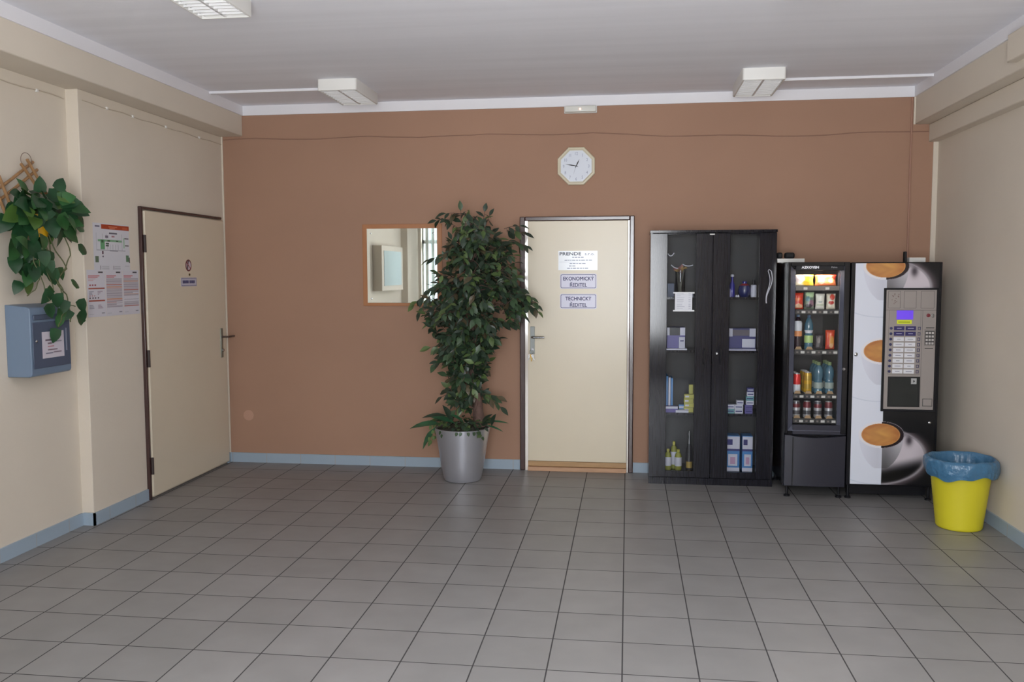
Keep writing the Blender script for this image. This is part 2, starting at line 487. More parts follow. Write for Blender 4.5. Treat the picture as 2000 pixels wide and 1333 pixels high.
mb.build('threshold', [tan, mat('pale_wood', S(190, 150, 118), 0.5, noise=((8, 20, 40), 0.08))], d2, bevel=0.003)
hd = MB().box(-0.758, -0.722, -0.034, -0.026, 0.945, 1.165)
hp = hd.build('handle_plate', mat('nickel_plate', S(150, 156, 154), .3, spec=.6), d2, bevel=0.003)
mb = MB().tube([(-0.740, -0.034, 1.082), (-0.740, -0.075, 1.082), (-0.728, -0.088, 1.082), (-0.640, -0.088, 1.082)], [0.009, 0.009, 0.009, 0.008], 12)
mb.build('handle', chrome, hp)
MB().lathe([(0.009, 0), (0.009, 0.012), (0.004, 0.012)], (-0.740, -0.034, 0.985), 16, ax='Y').build('lock_cylinder', steelg, hp)
# key bunch in the lock
kb = thing('key_bunch', (-0.742, -0.05, 0.985), 'small bunch of steel keys hanging from the lock of the beige door beside the ficus', 'keys')
mb = MB()
mb.obox((-0.742, -0.062, 0.985), (0.002, 0, 0), (0, 0.012, 0), (0, 0, 0.011))
mb.build('key', steelg, kb)
ring = [(-0.745 + 0.016 * math.sin(t), -0.070, 0.965 + 0.016 * math.cos(t)) for t in [2 * PI * k / 20 for k in range(21)]]
MB().tube(ring, 0.0012, 6, caps=False).build('ring', chrome, kb)
for k, (a, ln) in enumerate(((-0.35, 0.055), (0.05, 0.062), (0.4, 0.05))):
    c = Vector((-0.747 + 0.008 * (k - 1), -0.072 - 0.003 * k, 0.945)); d = Vector((math.sin(a), 0, -math.cos(a)))
    mb = MB().obox(c + d * 0.012, d * 0.012, Vector((d.z, 0, -d.x)) * 0.010, (0, 0.001, 0))
    mb.obox(c + d * (0.024 + ln / 4), d * ln / 4, Vector((d.z, 0, -d.x)) * 0.0035, (0, 0.001, 0))
    mb.build('key', steelg if k != 1 else mat('brass', S(150, 120, 60), 0.3, metal=1), kb)

# signs on the centre door
def rounded_plate(mb, fr, w, h, r, d0, d1, mi=0, n=5):
    pts = []
    for cx, cy, a0 in ((w - r, r, -PI / 2), (w - r, h - r, 0), (r, h - r, PI / 2), (r, r, PI)):
        for k in range(n + 1):
            a = a0 + PI / 2 * k / n
            pts.append((cx + r * math.cos(a), cy + r * math.sin(a)))
    N = len(pts)
    vs = [fr(a, b, d0) for a, b in pts] + [fr(a, b, d1) for a, b in pts]
    fs = [tuple(reversed(range(N))), tuple(range(N, 2 * N))] + [(i, (i + 1) % N, N + (i + 1) % N, N + i) for i in range(N)]
    mb.add(vs, fs, mi)
def rounded_ring(mb, fr, w, h, r, inset, t, d, mi=0, n=5):
    o1 = []; o2 = []
    for ins, lst in ((inset, o1), (inset + t, o2)):
        rad = max(r - ins * 0.5, 0.002)
        for cx, cy, a0 in ((w - ins - rad, ins + rad, -PI / 2), (w - ins - rad, h - ins - rad, 0), (ins + rad, h - ins - rad, PI / 2), (ins + rad, ins + rad, PI)):
            for k in range(n + 1):
                a = a0 + PI / 2 * k / n
                lst.append(fr(cx + rad * math.cos(a), cy + rad * math.sin(a), d))
    N = len(o1)
    mb.add(o1 + o2, [(i, (i + 1) % N, N + (i + 1) % N, N + i) for i in range(N)], mi)
signp = mat('sign_lilac', S(208, 206, 226), 0.3)
def office_sign(z0, l1, l2, label):
    fr = BACK(-0.520, z0, -0.0261)
    t = thing('door_sign', (-0.52, -0.0261, z0), label, 'sign', 'enamel office signs on the beige door')
    mb = MB(); rounded_plate(mb, fr, 0.288, 0.118, 0.012, 0, 0.003)
    mb.build('plate', signp, t)
    mb = MB(); rounded_ring(mb, fr, 0.288, 0.118, 0.014, 0.005, 0.0035, 0.0036)
    mb.build('border', ink, t)
    lettering('lettering', l1, fr, 0.144, 0.066, 0.041, ink, t, 'CENTER', 0.90, 0.0008, lift=0.0032)
    o = lettering('lettering', l2, fr, 0.144, 0.016, 0.041, ink, t, 'CENTER', 0.90, 0.0008, lift=0.0032)
    xl = min(v.co.x for v in o.data.vertices) + 0.011 - (fr.o.x - t.location.x)
    mb = MB()     # the hook over the first letter
    for sg in (-1, 1):
        mb.obox(fr(xl + sg * .0030, .0505, .0036), fr.r * .0040 + fr.u * sg * .0030, fr.u * .0014 - fr.r * sg * .0014, fr.n * .0003)
    mb.build('accent', ink, t, smooth=False)
office_sign(1.466, 'EKONOMICKÝ', 'REDITEL', 'lilac plate lettered EKONOMICKÝ ŘEDITEL on the beige door, middle of three signs')
office_sign(1.308, 'TECHNICKÝ', 'REDITEL', 'lilac plate lettered TECHNICKÝ ŘEDITEL on the beige door, lowest of three signs')
fr = BACK(-0.535, 1.612, -0.0261)
t = thing('company_sign', (-0.535, -0.0261, 1.612), 'pale paper company sign headed PRENDE s.r.o. at the top of the beige door', 'sign')
mb = MB(); fr.box(mb, 0, 0.308, 0, 0.152, 0, 0.0025)
mb.build('plate', mat('glossy_paper', (0.80, 0.84, 0.88), 0.15), t)
lettering('lettering', 'PRENDE', fr, 0.008, 0.117, 0.036, inkd, t, 'LEFT', 1.32, 0.0008, lift=0.0026)
lettering('lettering', 's.r.o.', fr, 0.208, 0.117, 0.032, mat('grey_ink', S(120, 130, 150), .5), t, 'LEFT', 1.25, 0.0004, lift=0.0026)
mb = MB()
R.seed(3)
for y, x0, x1 in ((0.098, 0.11, 0.20), (0.075, 0.05, 0.27), (0.050, 0.09, 0.22), (0.030, 0.085, 0.14), (0.012, 0.07, 0.24)):
    x = x0
    while x < x1:
        ww = R.uniform(0.010, 0.03); fr.box(mb, x, min(x + ww, x1), y, y + 0.007, 0.0025, 0.0029); x += ww + 0.005
fr.box(mb, 0.01, 0.295, 0.0635, 0.065, 0.0025, 0.0029)
mb.build('small_print', mat('pale_ink', S(150, 158, 178), .6), t)

# ------------------------------------------------------------------ door in the left wall
d1 = thing('door_1', (XL, -0.65, 0), None, None); d1['kind'] = 'structure'
mb = MB()
mb.box(XL, XL + 0.024, -1.285, -1.262, 0, 2.055); mb.box(XL, XL + 0.024, -1.262, -0.085, 2.036, 2.055)
mb.build('door_frame', framed, d1, bevel=0.003)
MB().box(XL, XL + 0.030, -1.252, -0.070, 0.018, 2.028).build('door_leaf', mat('beige_matt_door', (0.68, 0.60, 0.47), 0.42, noise=((2, 2, 2), 0.02), bump=(12, 0.05, 0.003)), d1, bevel=0.006)
for z in (1.80, 1.00, 0.24):
    MB().tube([(XL + 0.033, -1.262, z - 0.06), (XL + 0.033, -1.262, z + 0.06)], 0.010, 10).build('hinge', mat('hinge_iron', S(58, 48, 46), .4), d1)
hp = MB().box(XL + 0.030, XL + 0.037, -0.178, -0.142, 0.905, 1.145).build('handle_plate', mat('grey_green_metal', S(150, 158, 150), .3, metal=.8), d1, bevel=0.002)
MB().tube([(XL + .037, -.160, 1.075), (XL + .092, -.160, 1.075), (XL + .095, -.145, 1.075), (XL + .090, -.05, 1.075)], 0.008, 10).build('handle', mat('dark_metal', S(110, 100, 96), .3, metal=.8), hp)
MB().lathe([(0.011, 0), (0.011, 0.014)], (XL + 0.037, -0.160, 0.965), 14, ax='X').build('lock_cylinder', chrome, hp)
# round pictogram and name plate on the left door
FL = LEFT(-0.665, 1.56, XL + 0.0302)
t = thing('round_sign', (XL + .0302, -0.665, 1.655), 'small round no-smoking pictogram with red ring on the left door', 'sign')
def nosmoke(U, V):
    C = blank(U, (205, 195, 205)); rr_ = np.hypot(U - 0.045, V - 0.045)
    A, B = U - .045, V - .045
    paint(C, (np.abs(A * 0.35 + B * -0.1 + .004) < 0.003) & (rr_ < 0.036), (70, 60, 80))
    paint(C, (np.abs(B + A * 0.9) < 0.005) & (rr_ < 0.036), (150, 50, 60))
    paint(C, (rr_ > 0.034) & (rr_ < 0.0452), (105, 45, 55))
    return C
def disc_art(name, fr, r, fn, parent, nr=14, na=40, d=0.0012):
    vs = [fr(r, r, d)]; UV = [(r, r)]
    for i in range(1, nr + 1):
        for k in range(na):
            a = 2 * PI * k / na; q = r * i / nr
            UV.append((r + q * math.cos(a), r + q * math.sin(a))); vs.append(fr(*UV[-1], d))
    fs = [(0, 1 + k, 1 + (k + 1) % na) for k in range(na)]
    for i in range(nr - 1):
        for k in range(na):
            a = 1 + i * na + k; b_ = 1 + i * na + (k + 1) % na
            fs.append((a, a + na, b_ + na, b_))
    nb = len(vs)
    for k in range(na): vs.append(fr(*UV[1 + (nr - 1) * na + k], 0)); UV.append(UV[1 + (nr - 1) * na + k])
    for k in range(na):
        a = 1 + (nr - 1) * na + k; b_ = 1 + (nr - 1) * na + (k + 1) % na
        fs.append((a, nb + k, nb + (k + 1) % na, b_))
    o = MB().add(vs, fs).build(name, attr_mat('printed_gloss', 0.3), parent)
    arr = np.array(UV); C = fn(arr[:, 0], arr[:, 1]) / 255.0
    Lc = np.where(C <= 0.04045, C / 12.92, ((C + .055) / 1.055) ** 2.4)
    ca = o.data.color_attributes.new('Col', 'FLOAT_COLOR', 'POINT'); buf = np.ones((len(Lc), 4)); buf[:, :3] = Lc
    ca.data.foreach_set('color', buf.ravel())
    return o
disc_art('disc', LEFT(-0.710, 1.610, XL + 0.0302), 0.045, nosmoke, t)
t = thing('door_sign', (XL + .0302, -0.665, 1.50), 'small lilac name plate below the round pictogram on the left door', 'sign')
fr = LEFT(-0.785, 1.497, XL + 0.0302)
mb = MB(); fr.box(mb, 0, 0.235, 0, 0.066, 0, 0.0025); mb.build('plate', mat('lilac_grey', S(190, 188, 205), .4), t)
mb = MB(); rounded_ring(mb, fr, 0.235, 0.066, 0.004, 0.004, 0.003, 0.003); mb.build('border', ink, t)
mb = MB()
R.seed(5); x = 0.022
while x < 0.205:
    if not 0.108 < x < 0.118:
        fr.box(mb, x, x + 0.0085, 0.022, 0.045, 0.0025, 0.003)
    x += 0.0115
mb.build('lettering', ink, t)
t = tag(MB().lathe([(0.009, 0), (0.009, 0.004), (0.004, 0.006)], (XL + .030, -0.655, 1.585), 12, ax='X').build('peephole', mat('brown_brass', S(92, 76, 50), .4, metal=.6)), 'tiny brown peephole in the left door between pictogram and name plate', 'peephole')

# ------------------------------------------------------------------ notices on the left wall
def evac(U, V):
    w, h = 0.40, 0.30
    C = blank(U, (205, 205, 212)); u = U / w; v = V / h
    P_ = lambda a0, a1, b0, b1, c: paint(C, (u >= a0) & (u <= a1) & (v >= b0) & (v <= b1), c)
    P_(.22, 1, .885, .985, (165, 62, 28))
    P_(.42, .66, .935, .955, (205, 120, 90)); P_(.45, .6, .905, .92, (205, 120, 90)); P_(.80, .95, .91, .96, (190, 90, 60))
    P_(.05, .18, .92, .955, (110, 110, 130))
    P_(.43, .65, .79, .82, (95, 95, 110)); P_(.08, .9, .80, .805, (150, 150, 160))
    P_(.44, .66, .415, .445, (105, 105, 118)); P_(.08, .88, .435, .44, (130, 130, 140))
    P_(.08, .085, .44, .80, (160, 160, 170)); P_(.78, .785, .44, .80, (160, 160, 170))
    for k in range(6): P_(.30 + k * .075, .303 + k * .075, .45, .57, (150, 150, 158)); P_(.13 + k * .11, .133 + k * .11, .68, .79, (160, 155, 165))
    P_(.12, .78, .62, .67, (120, 165, 130)); P_(.19, .30, .45, .66, (95, 155, 110))
    P_(.21, .27, .60, .65, (50, 95, 60)); P_(.33, .42, .57, .60, (50, 85, 65)); P_(.33, .41, .52, .55, (55, 70, 62))
    P_(.38, .45, .625, .65, (45, 80, 55)); P_(.62, .68, .63, .655, (45, 75, 55))
    P_(.86, .98, .70, .72, (80, 70, 78)); P_(.87, .98, .545, .565, (80, 75, 80)); P_(.82, .86, .50, .72, (165, 195, 175))
    P_(.32, .40, .70, .76, (120, 112, 125)); P_(.50, .58, .72, .75, (175, 130, 140)); P_(.22, .26, .35, .42, (90, 60, 80)); P_(.23, .26, .29, .32, (60, 50, 80))
    P_(.04, .13, .17, .31, (92, 112, 92)); P_(.89, .97, .20, .34, (90, 125, 98)); P_(.975, 1, .17, .30, (70, 70, 70))
    for k in range(3):
        P_(.20, .40, .085 - k * .03, .095 - k * .03, (160, 160, 168)); P_(.55, .72, .085 - k * .03, .095 - k * .03, (155, 155, 165)); P_(.85, .98, .095, .105, (165, 165, 172))
    P_(.165, .18, .02, .11, (110, 110, 115)); P_(.52, .535, .02, .11, (110, 110, 115))
    return C
o = grid_art('evacuation_plan', LEFT(-1.800, 1.612, XL + 0.0005), 0.40, 0.302, 121, 91, evac, rough=0.35)
tag(o, 'white floor plan notice with rust-red header and green corridor on the left wall', 'notice')
def sheet(kind):
    def fn(U, V):
        w, h = 0.19, 0.30
        C = blank(U, (204, 202, 210)); u = U / w; v = V / h
        P_ = lambda a0, a1, b0, b1, c: paint(C, (u >= a0) & (u <= a1) & (v >= b0) & (v <= b1), c)
        P_(.62, .88, .925, .962, (48, 48, 56))
        rs = np.random.RandomState(kind)
        if kind == 1:
            for k in range(4): P_(.06, .7 - .12 * k, .86 - k * .032, .875 - k * .032, (190, 110, 115))
            for k in range(3): P_(.12 + k * .14, .2 + k * .14, .655, .685, (150, 60, 70))
            P_(.06, .95, .585, .615, (165, 78, 60)); P_(.06, .95, .33, .36, (165, 78, 60))
            for b in (.53, .50, .47, .24, .21, .18): P_(.08, .25 + rs.rand() * .2, b, b + .012, (150, 150, 165)); P_(.55, .62 + rs.rand() * .3, b, b + .012, (165, 150, 165))
            for k in range(4): P_(.1 + k * .15, .17 + k * .15, .39, .415, (60, 40, 50))
            for k in range(3): P_(.1 + k * .13, .16 + k * .13, .44, .46, (160, 70, 80))
        else:
            for k in range(2): P_(.06, .62 - .1 * k, .86 - k * .03, .875 - k * .03, (185, 105, 112))
            y = .79
            while y > .18:
                c = (150, 142, 152) if rs.rand() < .6 else ((172, 92, 78) if rs.rand() < .7 else (190, 130, 90))
                if not (kind == 3 and .30 < y < .5 and rs.rand() < .5):
                    P_(.05, .95 if rs.rand() < .8 else .6, y, y + .014, c)
                y -= .024
        P_(.06, .3, .06, .07, (170, 170, 180)); P_(.75, .92, .07, .09, (120, 120, 130))
        return C
    return fn
for k, (y, lb) in enumerate(((-1.880, 'instruction sheet with two thick red bars, farthest from the left door of three'),
                             (-1.686, 'densely lined instruction sheet in the middle of the three under the floor plan'),
                             (-1.492, 'instruction sheet beside the left door frame, right of two others'))):
    o = grid_art('instruction_sheet', LEFT(y, 1.318, XL + 0.0004), 0.190, 0.298, 58, 100, sheet(k + 1), rough=0.3)
    tag(o, lb, 'notice', 'instruction sheets on the left wall')

# ------------------------------------------------------------------ wall cables, clips, conduits, pipe
brc = mat('brown_painted_cable', (0.28, 0.155, 0.11), 0.6)
crc = mat('cream_painted_cable', (0.55, 0.47, 0.37), 0.6)
pts = []
R.seed(11)
for k in range(41):
    x = -3.31 + (2.22 + 3.31) * k / 40
    z = 2.695 - 0.03 * k / 40 + 0.006 * math.sin(k * 0.9) + R.uniform(-.003, .003) - 0.045 * max(0, math.sin((x + 0.3) * 1.0)) * (x > -.3)
    pts.append((x, -0.004, z))
tag(MB().tube(pts, 0.0035, 6).build('cable', brc), 'thin brown painted cable sagging along the top of the brown wall', 'cable')
pts = [(XL + .004, -0.01, 2.655)] + [(XL + .004, -0.1 - 0.11 * k, 2.655 + 0.004 * math.sin(k * 1.7)) for k in range(1, 17)]
cb = tag(MB().tube(pts, 0.003, 6).build('cable', crc), 'cream painted cable clipped below the left beam, above the left door', 'cable')
for y in (-1.606, -1.313, -0.884, -0.388):
    MB().box(XL, XL + .012, y - .007, y + .007, 2.648, 2.664).build('clip', whitep, cb)
pts = [(XN + .004, -1.92 - 0.12 * k, 2.655 + 0.006 * math.sin(k * 1.3)) for k in range(0, 22)]
cb = tag(MB().tube(pts, 0.003, 6).build('cable', crc), 'cream painted cable clipped high on the recessed left wall above the hanging plant', 'cable')
MB().box(XN, XN + .012, -2.175, -2.161, 2.647, 2.663).build('clip', whitep, cb)
tag(MB().tube([(2.095, -0.008, 2.885), (2.095, -0.008, 0.3)], 0.007, 8).build('pipe', mat('brown_painted_pipe', (0.37, 0.20, 0.14), .6)), 'thin brown painted pipe running down the brown wall behind the coffee machine', 'pipe')
tag(MB().box(-3.133, -2.185, -0.585, -0.555, H - 0.018, H).build('conduit', trimw), 'white cable duct on the ceiling left of the left back lamp', 'cable duct', 'ceiling cable ducts')
tag(MB().box(1.055, 2.108, -0.415, -0.385, H - 0.018, H).build('conduit', trimw), 'white cable duct on the ceiling between the right back lamp and the right wall', 'cable duct', 'ceiling cable ducts')

# ------------------------------------------------------------------ ceiling lights
lampw = mat('lamp_white', (0.78, 0.77, 0.74), 0.45)
louv = mat('louvre_white', (0.88, 0.88, 0.88), 0.4)
tubem = mat('fluorescent_tube', (0.85, 0.86, 0.86), 0.3)
def lamp(x0, x1, y0, y1, label):
    t = thing('ceiling_light', ((x0 + x1) / 2, (y0 + y1) / 2, H), label, 'ceiling light', 'louvred fluorescent ceiling lights')
    z0 = 2.885; mb = MB()
    def loop(ins, rad, z):
        out = []
        for cx, cy, a0 in ((x1 - ins - rad, y0 + ins + rad, -PI / 2), (x1 - ins - rad, y1 - ins - rad, 0), (x0 + ins + rad, y1 - ins - rad, PI / 2), (x0 + ins + rad, y0 + ins + rad, PI)):
            for k in range(5): out.append((cx + rad * math.cos(a0 + PI / 2 * k / 4), cy + rad * math.sin(a0 + PI / 2 * k / 4), z))
        return out
    L_ = [loop(0, .016, H), loop(0, .016, z0 + .008), loop(.002, .014, z0 + .002), loop(.006, .010, z0), loop(.012, .006, z0), loop(.012, .006, H - .012)]
    vs = [v for l in L_ for v in l]; n_ = 20
    fs = [(i * n_ + k, i * n_ + (k + 1) % n_, (i + 1) * n_ + (k + 1) % n_, (i + 1) * n_ + k) for i in range(5) for k in range(n_)]
    fs += [tuple(range(n_)), tuple(reversed(range(5 * n_, 6 * n_)))]
    mb.add(vs, fs)
    mb.build('housing', lampw, t)
    mb = MB(); ny = max(8, int((y1 - y0) / 0.048))
    xm = (x0 + x1) / 2
    for k in range(1, ny):
        y = y0 + .012 + (y1 - y0 - .024) * k / ny
        mb.obox((xm, y, z0 + .016), ((x1 - x0) / 2 - .013, 0, 0), (0, .0035, 0), (0, 0, .012))
    mb.obox((xm, (y0 + y1) / 2, z0 + .016), (0.007, 0, 0), (0, (y1 - y0) / 2 - .013, 0), (0, 0, .012))
    for sgn in (-1, 1):
        xx = xm + sgn * ((x1 - x0) / 2 - .022)
        mb.obox((xx, (y0 + y1) / 2, z0 + .025), (0.009, 0, sgn * .016), (0, (y1 - y0) / 2 - .013, 0), (-.001, 0, .001))
    mb.box(x0 + .013, x1 - .013, y0 + .013, y1 - .013, H - .030, H - .024)
    mb.build('louvre', louv, t, smooth=False)
    for dx in (-0.065, 0.065):
        MB().tube([(xm + dx, y0 + .02, z0 + .042), (xm + dx, y1 - .02, z0 + .042)], 0.008, 10).build('tube', tubem, t)
    return t
lamp(-2.185, -1.900, -0.860, -0.310, 'white louvred lamp at the back left of the ceiling joined to a duct')
lamp(0.770, 1.055, -0.770, -0.190, 'white louvred lamp at the back right of the ceiling, above the tall glass cabinet')
lamp(-2.165, -1.888, -3.180, -2.595, 'louvred lamp cut off by the top edge, nearer than the back left lamp')
lamp(0.73, 1.01, -3.10, -2.50, 'lamp of which only the end edge shows at the very top, right of middle')

# ------------------------------------------------------------------ emergency light, clock, mirror
t = thing('emergency_light', (-0.363, 0, 2.832), 'small white emergency light with red spot just under the cornice', 'emergency light')
MB().box(-0.492, -0.236, -0.022, 0, 2.832, 2.886).build('base', whitep, t, bevel=0.004)
MB().box(-0.486, -0.242, -0.062, -0.022, 2.835, 2.884).build('diffuser', mat('milky_cover', (0.72, 0.72, 0.67), 0.25), t, bevel=0.010, seg=3)
MB().lathe([(0.007, 0), (0.006, 0.003), (0.002, 0.005)], (-0.365, -0.062, 2.856), 12, ax='Y').build('indicator', mat('red_led', (0.9, .2, .1), .4, emis=((1, .35, .2), 5)), t)

CX, CZ = -0.396, 2.425
t = thing('wall_clock', (CX, 0, CZ), 'octagonal cream wall clock with pale blue dial above the beige door', 'clock')
def octa(r, a0=PI / 8): return [(r / math.cos(PI / 8) * math.cos(a0 + k * PI / 4), r / math.cos(PI / 8) * math.sin(a0 + k * PI / 4)) for k in range(8)]
def ringo(mb, ra, ya, rb, yb, mi=0):
    A = [(CX + a, ya, CZ + b) for a, b in octa(ra)]; B = [(CX + a, yb, CZ + b) for a, b in octa(rb)]
    mb.add(A + B, [(i, (i + 1) % 8, 8 + (i + 1) % 8, 8 + i) for i in range(8)], mi)
mb = MB(); ringo(mb, .146, 0, .146, -.022); ringo(mb, .146, -.022, .140, -.032); ringo(mb, .140, -.032, .132, -.034); ringo(mb, .132, -.034, .120, -.022)
mb.add([(CX + a, 0, CZ + b) for a, b in octa(.146)], [tuple(range(8))])
mb.build('case', mat('cream_plastic', (0.74, 0.68, 0.52), 0.25), t, smooth=False)
mb = MB(); mb.add([(CX + a, -.022, CZ + b) for a, b in octa(.1205)] + [(CX + a, -.005, CZ + b) for a, b in octa(.1205)], [tuple(range(8)), tuple(reversed(range(8, 16)))] + [(i, (i + 1) % 8, 8 + (i + 1) % 8, 8 + i) for i in range(8)])
dial = mb.build('dial', mat('pale_blue_dial', (0.68, 0.72, 0.80), 0.4), t, smooth=False)
fc = BACK(CX, CZ, -0.0222)
numm = mat('numeral_grey', S(150, 155, 178), 0.5)
for h in range(1, 13):
    a = PI / 2 - h * PI / 6; rad = 0.098
    lettering('numeral', str(h), fc, rad * math.cos(a), rad * math.sin(a) - 0.013, 0.034, numm, t, 'CENTER', 0.8)
def hand(name, ang, ln, wd, d, mt, tail=0.015):
    a = math.radians(90 - ang); dr = Vector((math.cos(a), 0, math.sin(a))); nn = Vector((-dr.z, 0, dr.x)); o = Vector((CX, -d, CZ))
    vs = [o - dr * tail + nn * wd * .5, o - dr * tail - nn * wd * .5, o + dr * ln * .45 - nn * wd, o + dr * ln, o + dr * ln * .45 + nn * wd]
    vs2 = [v + Vector((0, -.001, 0)) for v in vs]
    MB().add(vs + vs2, [(0, 1, 2, 3, 4), (9, 8, 7, 6, 5)] + [(i, (i + 1) % 5, 5 + (i + 1) % 5, 5 + i) for i in range(5)]).build(name, mt, t, smooth=False)
hand('hour_hand', 26, 0.058, 0.0045, 0.025, inkb)
hand('minute_hand', 280, 0.088, 0.0038, 0.027, inkb)
hand('second_hand', 198, 0.075, 0.0008, 0.029, mat('grey_hand', S(120, 125, 145), .5))
MB().lathe([(0.005, 0), (0.005, 0.007)], (CX, -0.0225, CZ), 10, ax='Y').build('pin', inkb, t)

t = thing('mirror', (-1.806, 0, 1.326), 'rectangular mirror in a plain orange wood frame beside the ficus', 'mirror')
fr = BACK(-2.136, 1.326)
W_, H_ = 0.660, 0.664; fw = 0.032
mb = MB(); d0, d1_ = 0.0, 0.010
fr.box(mb, 0, W_, 0, H_, 0, 0.010)
mb.build('frame', mat('orange_wood', S(172, 116, 76), 0.4, noise=((4, 4, 4), 0.06)), t, bevel=0.002)
mb = MB(); fr.box(mb, 0.038, W_ - 0.038, 0.026, H_ - 0.036, 0.010, 0.0145)
mb.build('mirror_glass', mat('mirror_silver', (0.80, 0.86, 0.84), 0.015, metal=1.0), t, bevel=0.0015)
for a, b in ((0.072, 0.06), (W_ - .07, 0.06), (0.072, H_ - .075), (W_ - .07, H_ - .075)):
    MB().lathe([(0.006, 0), (0.006, 0.002), (0.002, 0.004)], tuple(fr(a, b, 0.0145)), 12, ax='Y').build('screw', chrome, t)

# small pale scuff left on the brown wall
tag(MB().lathe([(0.045, 0.0), (0.045, 0.0006)], (-3.155, 0, 0.40), 24, ax='Y').build('wall_patch', mat('pale_patch', (0.46, 0.27, 0.19), .6)), 'faint pale round patch low on the brown wall near the left corner', 'patch')

# ------------------------------------------------------------------ behind the camera: display case seen in the mirror
t = thing('display_case', (XN, -5.1, 1.36), 'cream wall display case with glass door seen in the mirror', 'display case')
MB().box(XN + .001, XN + .13, -5.65, -4.55, 1.36, 1.98).build('case', cream, t, bevel=0.004)
MB().box(XN + .13, XN + .136, -5.55, -4.65, 1.43, 1.91).build('pane', mat('case_pane', S(190, 205, 205), .15), t)

# ------------------------------------------------------------------ key and post box on the left wall
bluem = mat('blue_grey_enamel', S(112, 130, 152), 0.38)
bluef = mat('blue_grey_enamel_door', S(74, 84, 104), 0.45)
t = thing('letter_box', (XN, -2.33, 1.01), 'blue-grey metal post box with white label on the left wall below the plant', 'post box')
def prism_y(mb, prof, y0, y1, mi=0):
    n_ = len(prof)
    mb.add([(x, y0, z) for x, z in prof] + [(x, y1, z) for x, z in prof], [tuple(range(n_)), tuple(reversed(range(n_, 2 * n_)))] + [(i, (i + 1) % n_, n_ + (i + 1) % n_, n_ + i) for i in range(n_)], mi)
X0, X1 = XN, XN + 0.15
prof = [(X0, 1.015), (X1 - .02, 1.015), (X1 - .006, 1.021), (X1, 1.035), (X1, 1.385), (X1 - .006, 1.400), (X1 - .02, 1.407), (X0, 1.420)]
mb = MB(); prism_y(mb, prof, -2.510, -2.165)
bx = mb.build('case', bluem, t, bevel=0.004)
fr = LEFT(-2.510, 1.015, X1)
mb = MB(); fr.box(mb, 0.012, 0.333, 0.045, 0.305, 0, 0.006)
dr = mb.build('door', bluef, t, bevel=0.003)
mb = MB(); fr.box(mb, 0.02, 0.325, 0.318, 0.348, 0, 0.010)
mb.build('flap', bluef, t, bevel=0.004)
def lab(U, V):
    C = blank(U, (198, 192, 202)); w, h = .185, .145; u, v = U / w, V / h
    P_ = lambda a0, a1, b0, b1, c: paint(C, (u >= a0) & (u <= a1) & (v >= b0) & (v <= b1), c)
    P_(.15, .65, .68, .74, (95, 80, 95)); P_(.6, .92, .60, .65, (130, 130, 140)); P_(.25, .45, .55, .60, (120, 100, 110))
    P_(.25, .55, .42, .47, (175, 115, 125)); P_(.25, .7, .30, .35, (110, 90, 100)); P_(.15, .5, .17, .22, (110, 110, 130)); P_(.52, .9, .18, .23, (110, 95, 110))
    return C
grid_art('label', LEFT(-2.510 + .085, 1.015 + .098, X1 + .006), .190, .150, 60, 48, lab, parent=t, rough=.4)
MB().lathe([(0.009, 0), (0.009, 0.004), (0.003, 0.009)], (X1 + .006, -2.510 + .035, 1.015 + .20), 12, ax='X').build('lock', chrome, dr)
mb = MB(); fr.box(mb, 0.293, 0.299, 0.13, 0.26, .006, 0.010); mb.build('hinge', mat('pale_steel', S(150, 155, 170), .4, metal=.5), dr)

# ------------------------------------------------------------------ leaves
def leaf(mb, pos, d, n, L, Wd, shape, fold=0.25, droop=0.2, mi=0):
    d = Vector(d).normalized(); n = Vector(n); n = (n - d * n.dot(d))
    n = n.normalized() if n.length > 1e-4 else d.orthogonal().normalized()
    s_ = d.cross(n)
    o = len(mb.v); pos = Vector(pos)
    K = len(shape) - 1
    for i, wv in enumerate(shape):
        t_ = i / K
        c = pos + d * L * t_ - n * (droop * L * t_ * t_)
        hw = Wd * 0.5 * wv
        back = -0.12 * L if (shape is HEART and i == 1) else 0
        mb.v.append(tuple(c)); 
        mb.v.append(tuple(c + s_ * hw + n * hw * fold + d * back)); mb.v.append(tuple(c - s_ * hw + n * hw * fold + d * back))
    for i in range(K):
        a = o + i * 3; b_ = o + (i + 1) * 3
        mb.f.append((a, a + 1, b_ + 1, b_)); mb.m.append(mi)
        mb.f.append((a, b_, b_ + 2, a + 2)); mb.m.append(mi)
OVAL = [0.06, 0.62, 0.98, 0.92, 0.55, 0.03]
HEART = [0.10, 0.98, 1.0, 0.86, 0.52, 0.03]
LANCE = [0.08, 0.6, 0.95, 0.9, 0.6, 0.02]
def leafmat(name, c, rough=0.4):
    if name in MATS: return MATS[name]
    mt = mat(name, c, rough, noise=((9, 9, 9), 0.35), spec=0.5)
    return mt
def leaf_build(mb, name, mats, parent):
    me_o = mb.build(name, mats, parent)
    bm = bmesh.new(); bm.from_mesh(me_o.data)
    bm.to_mesh(me_o.data); bm.free()
    return me_o

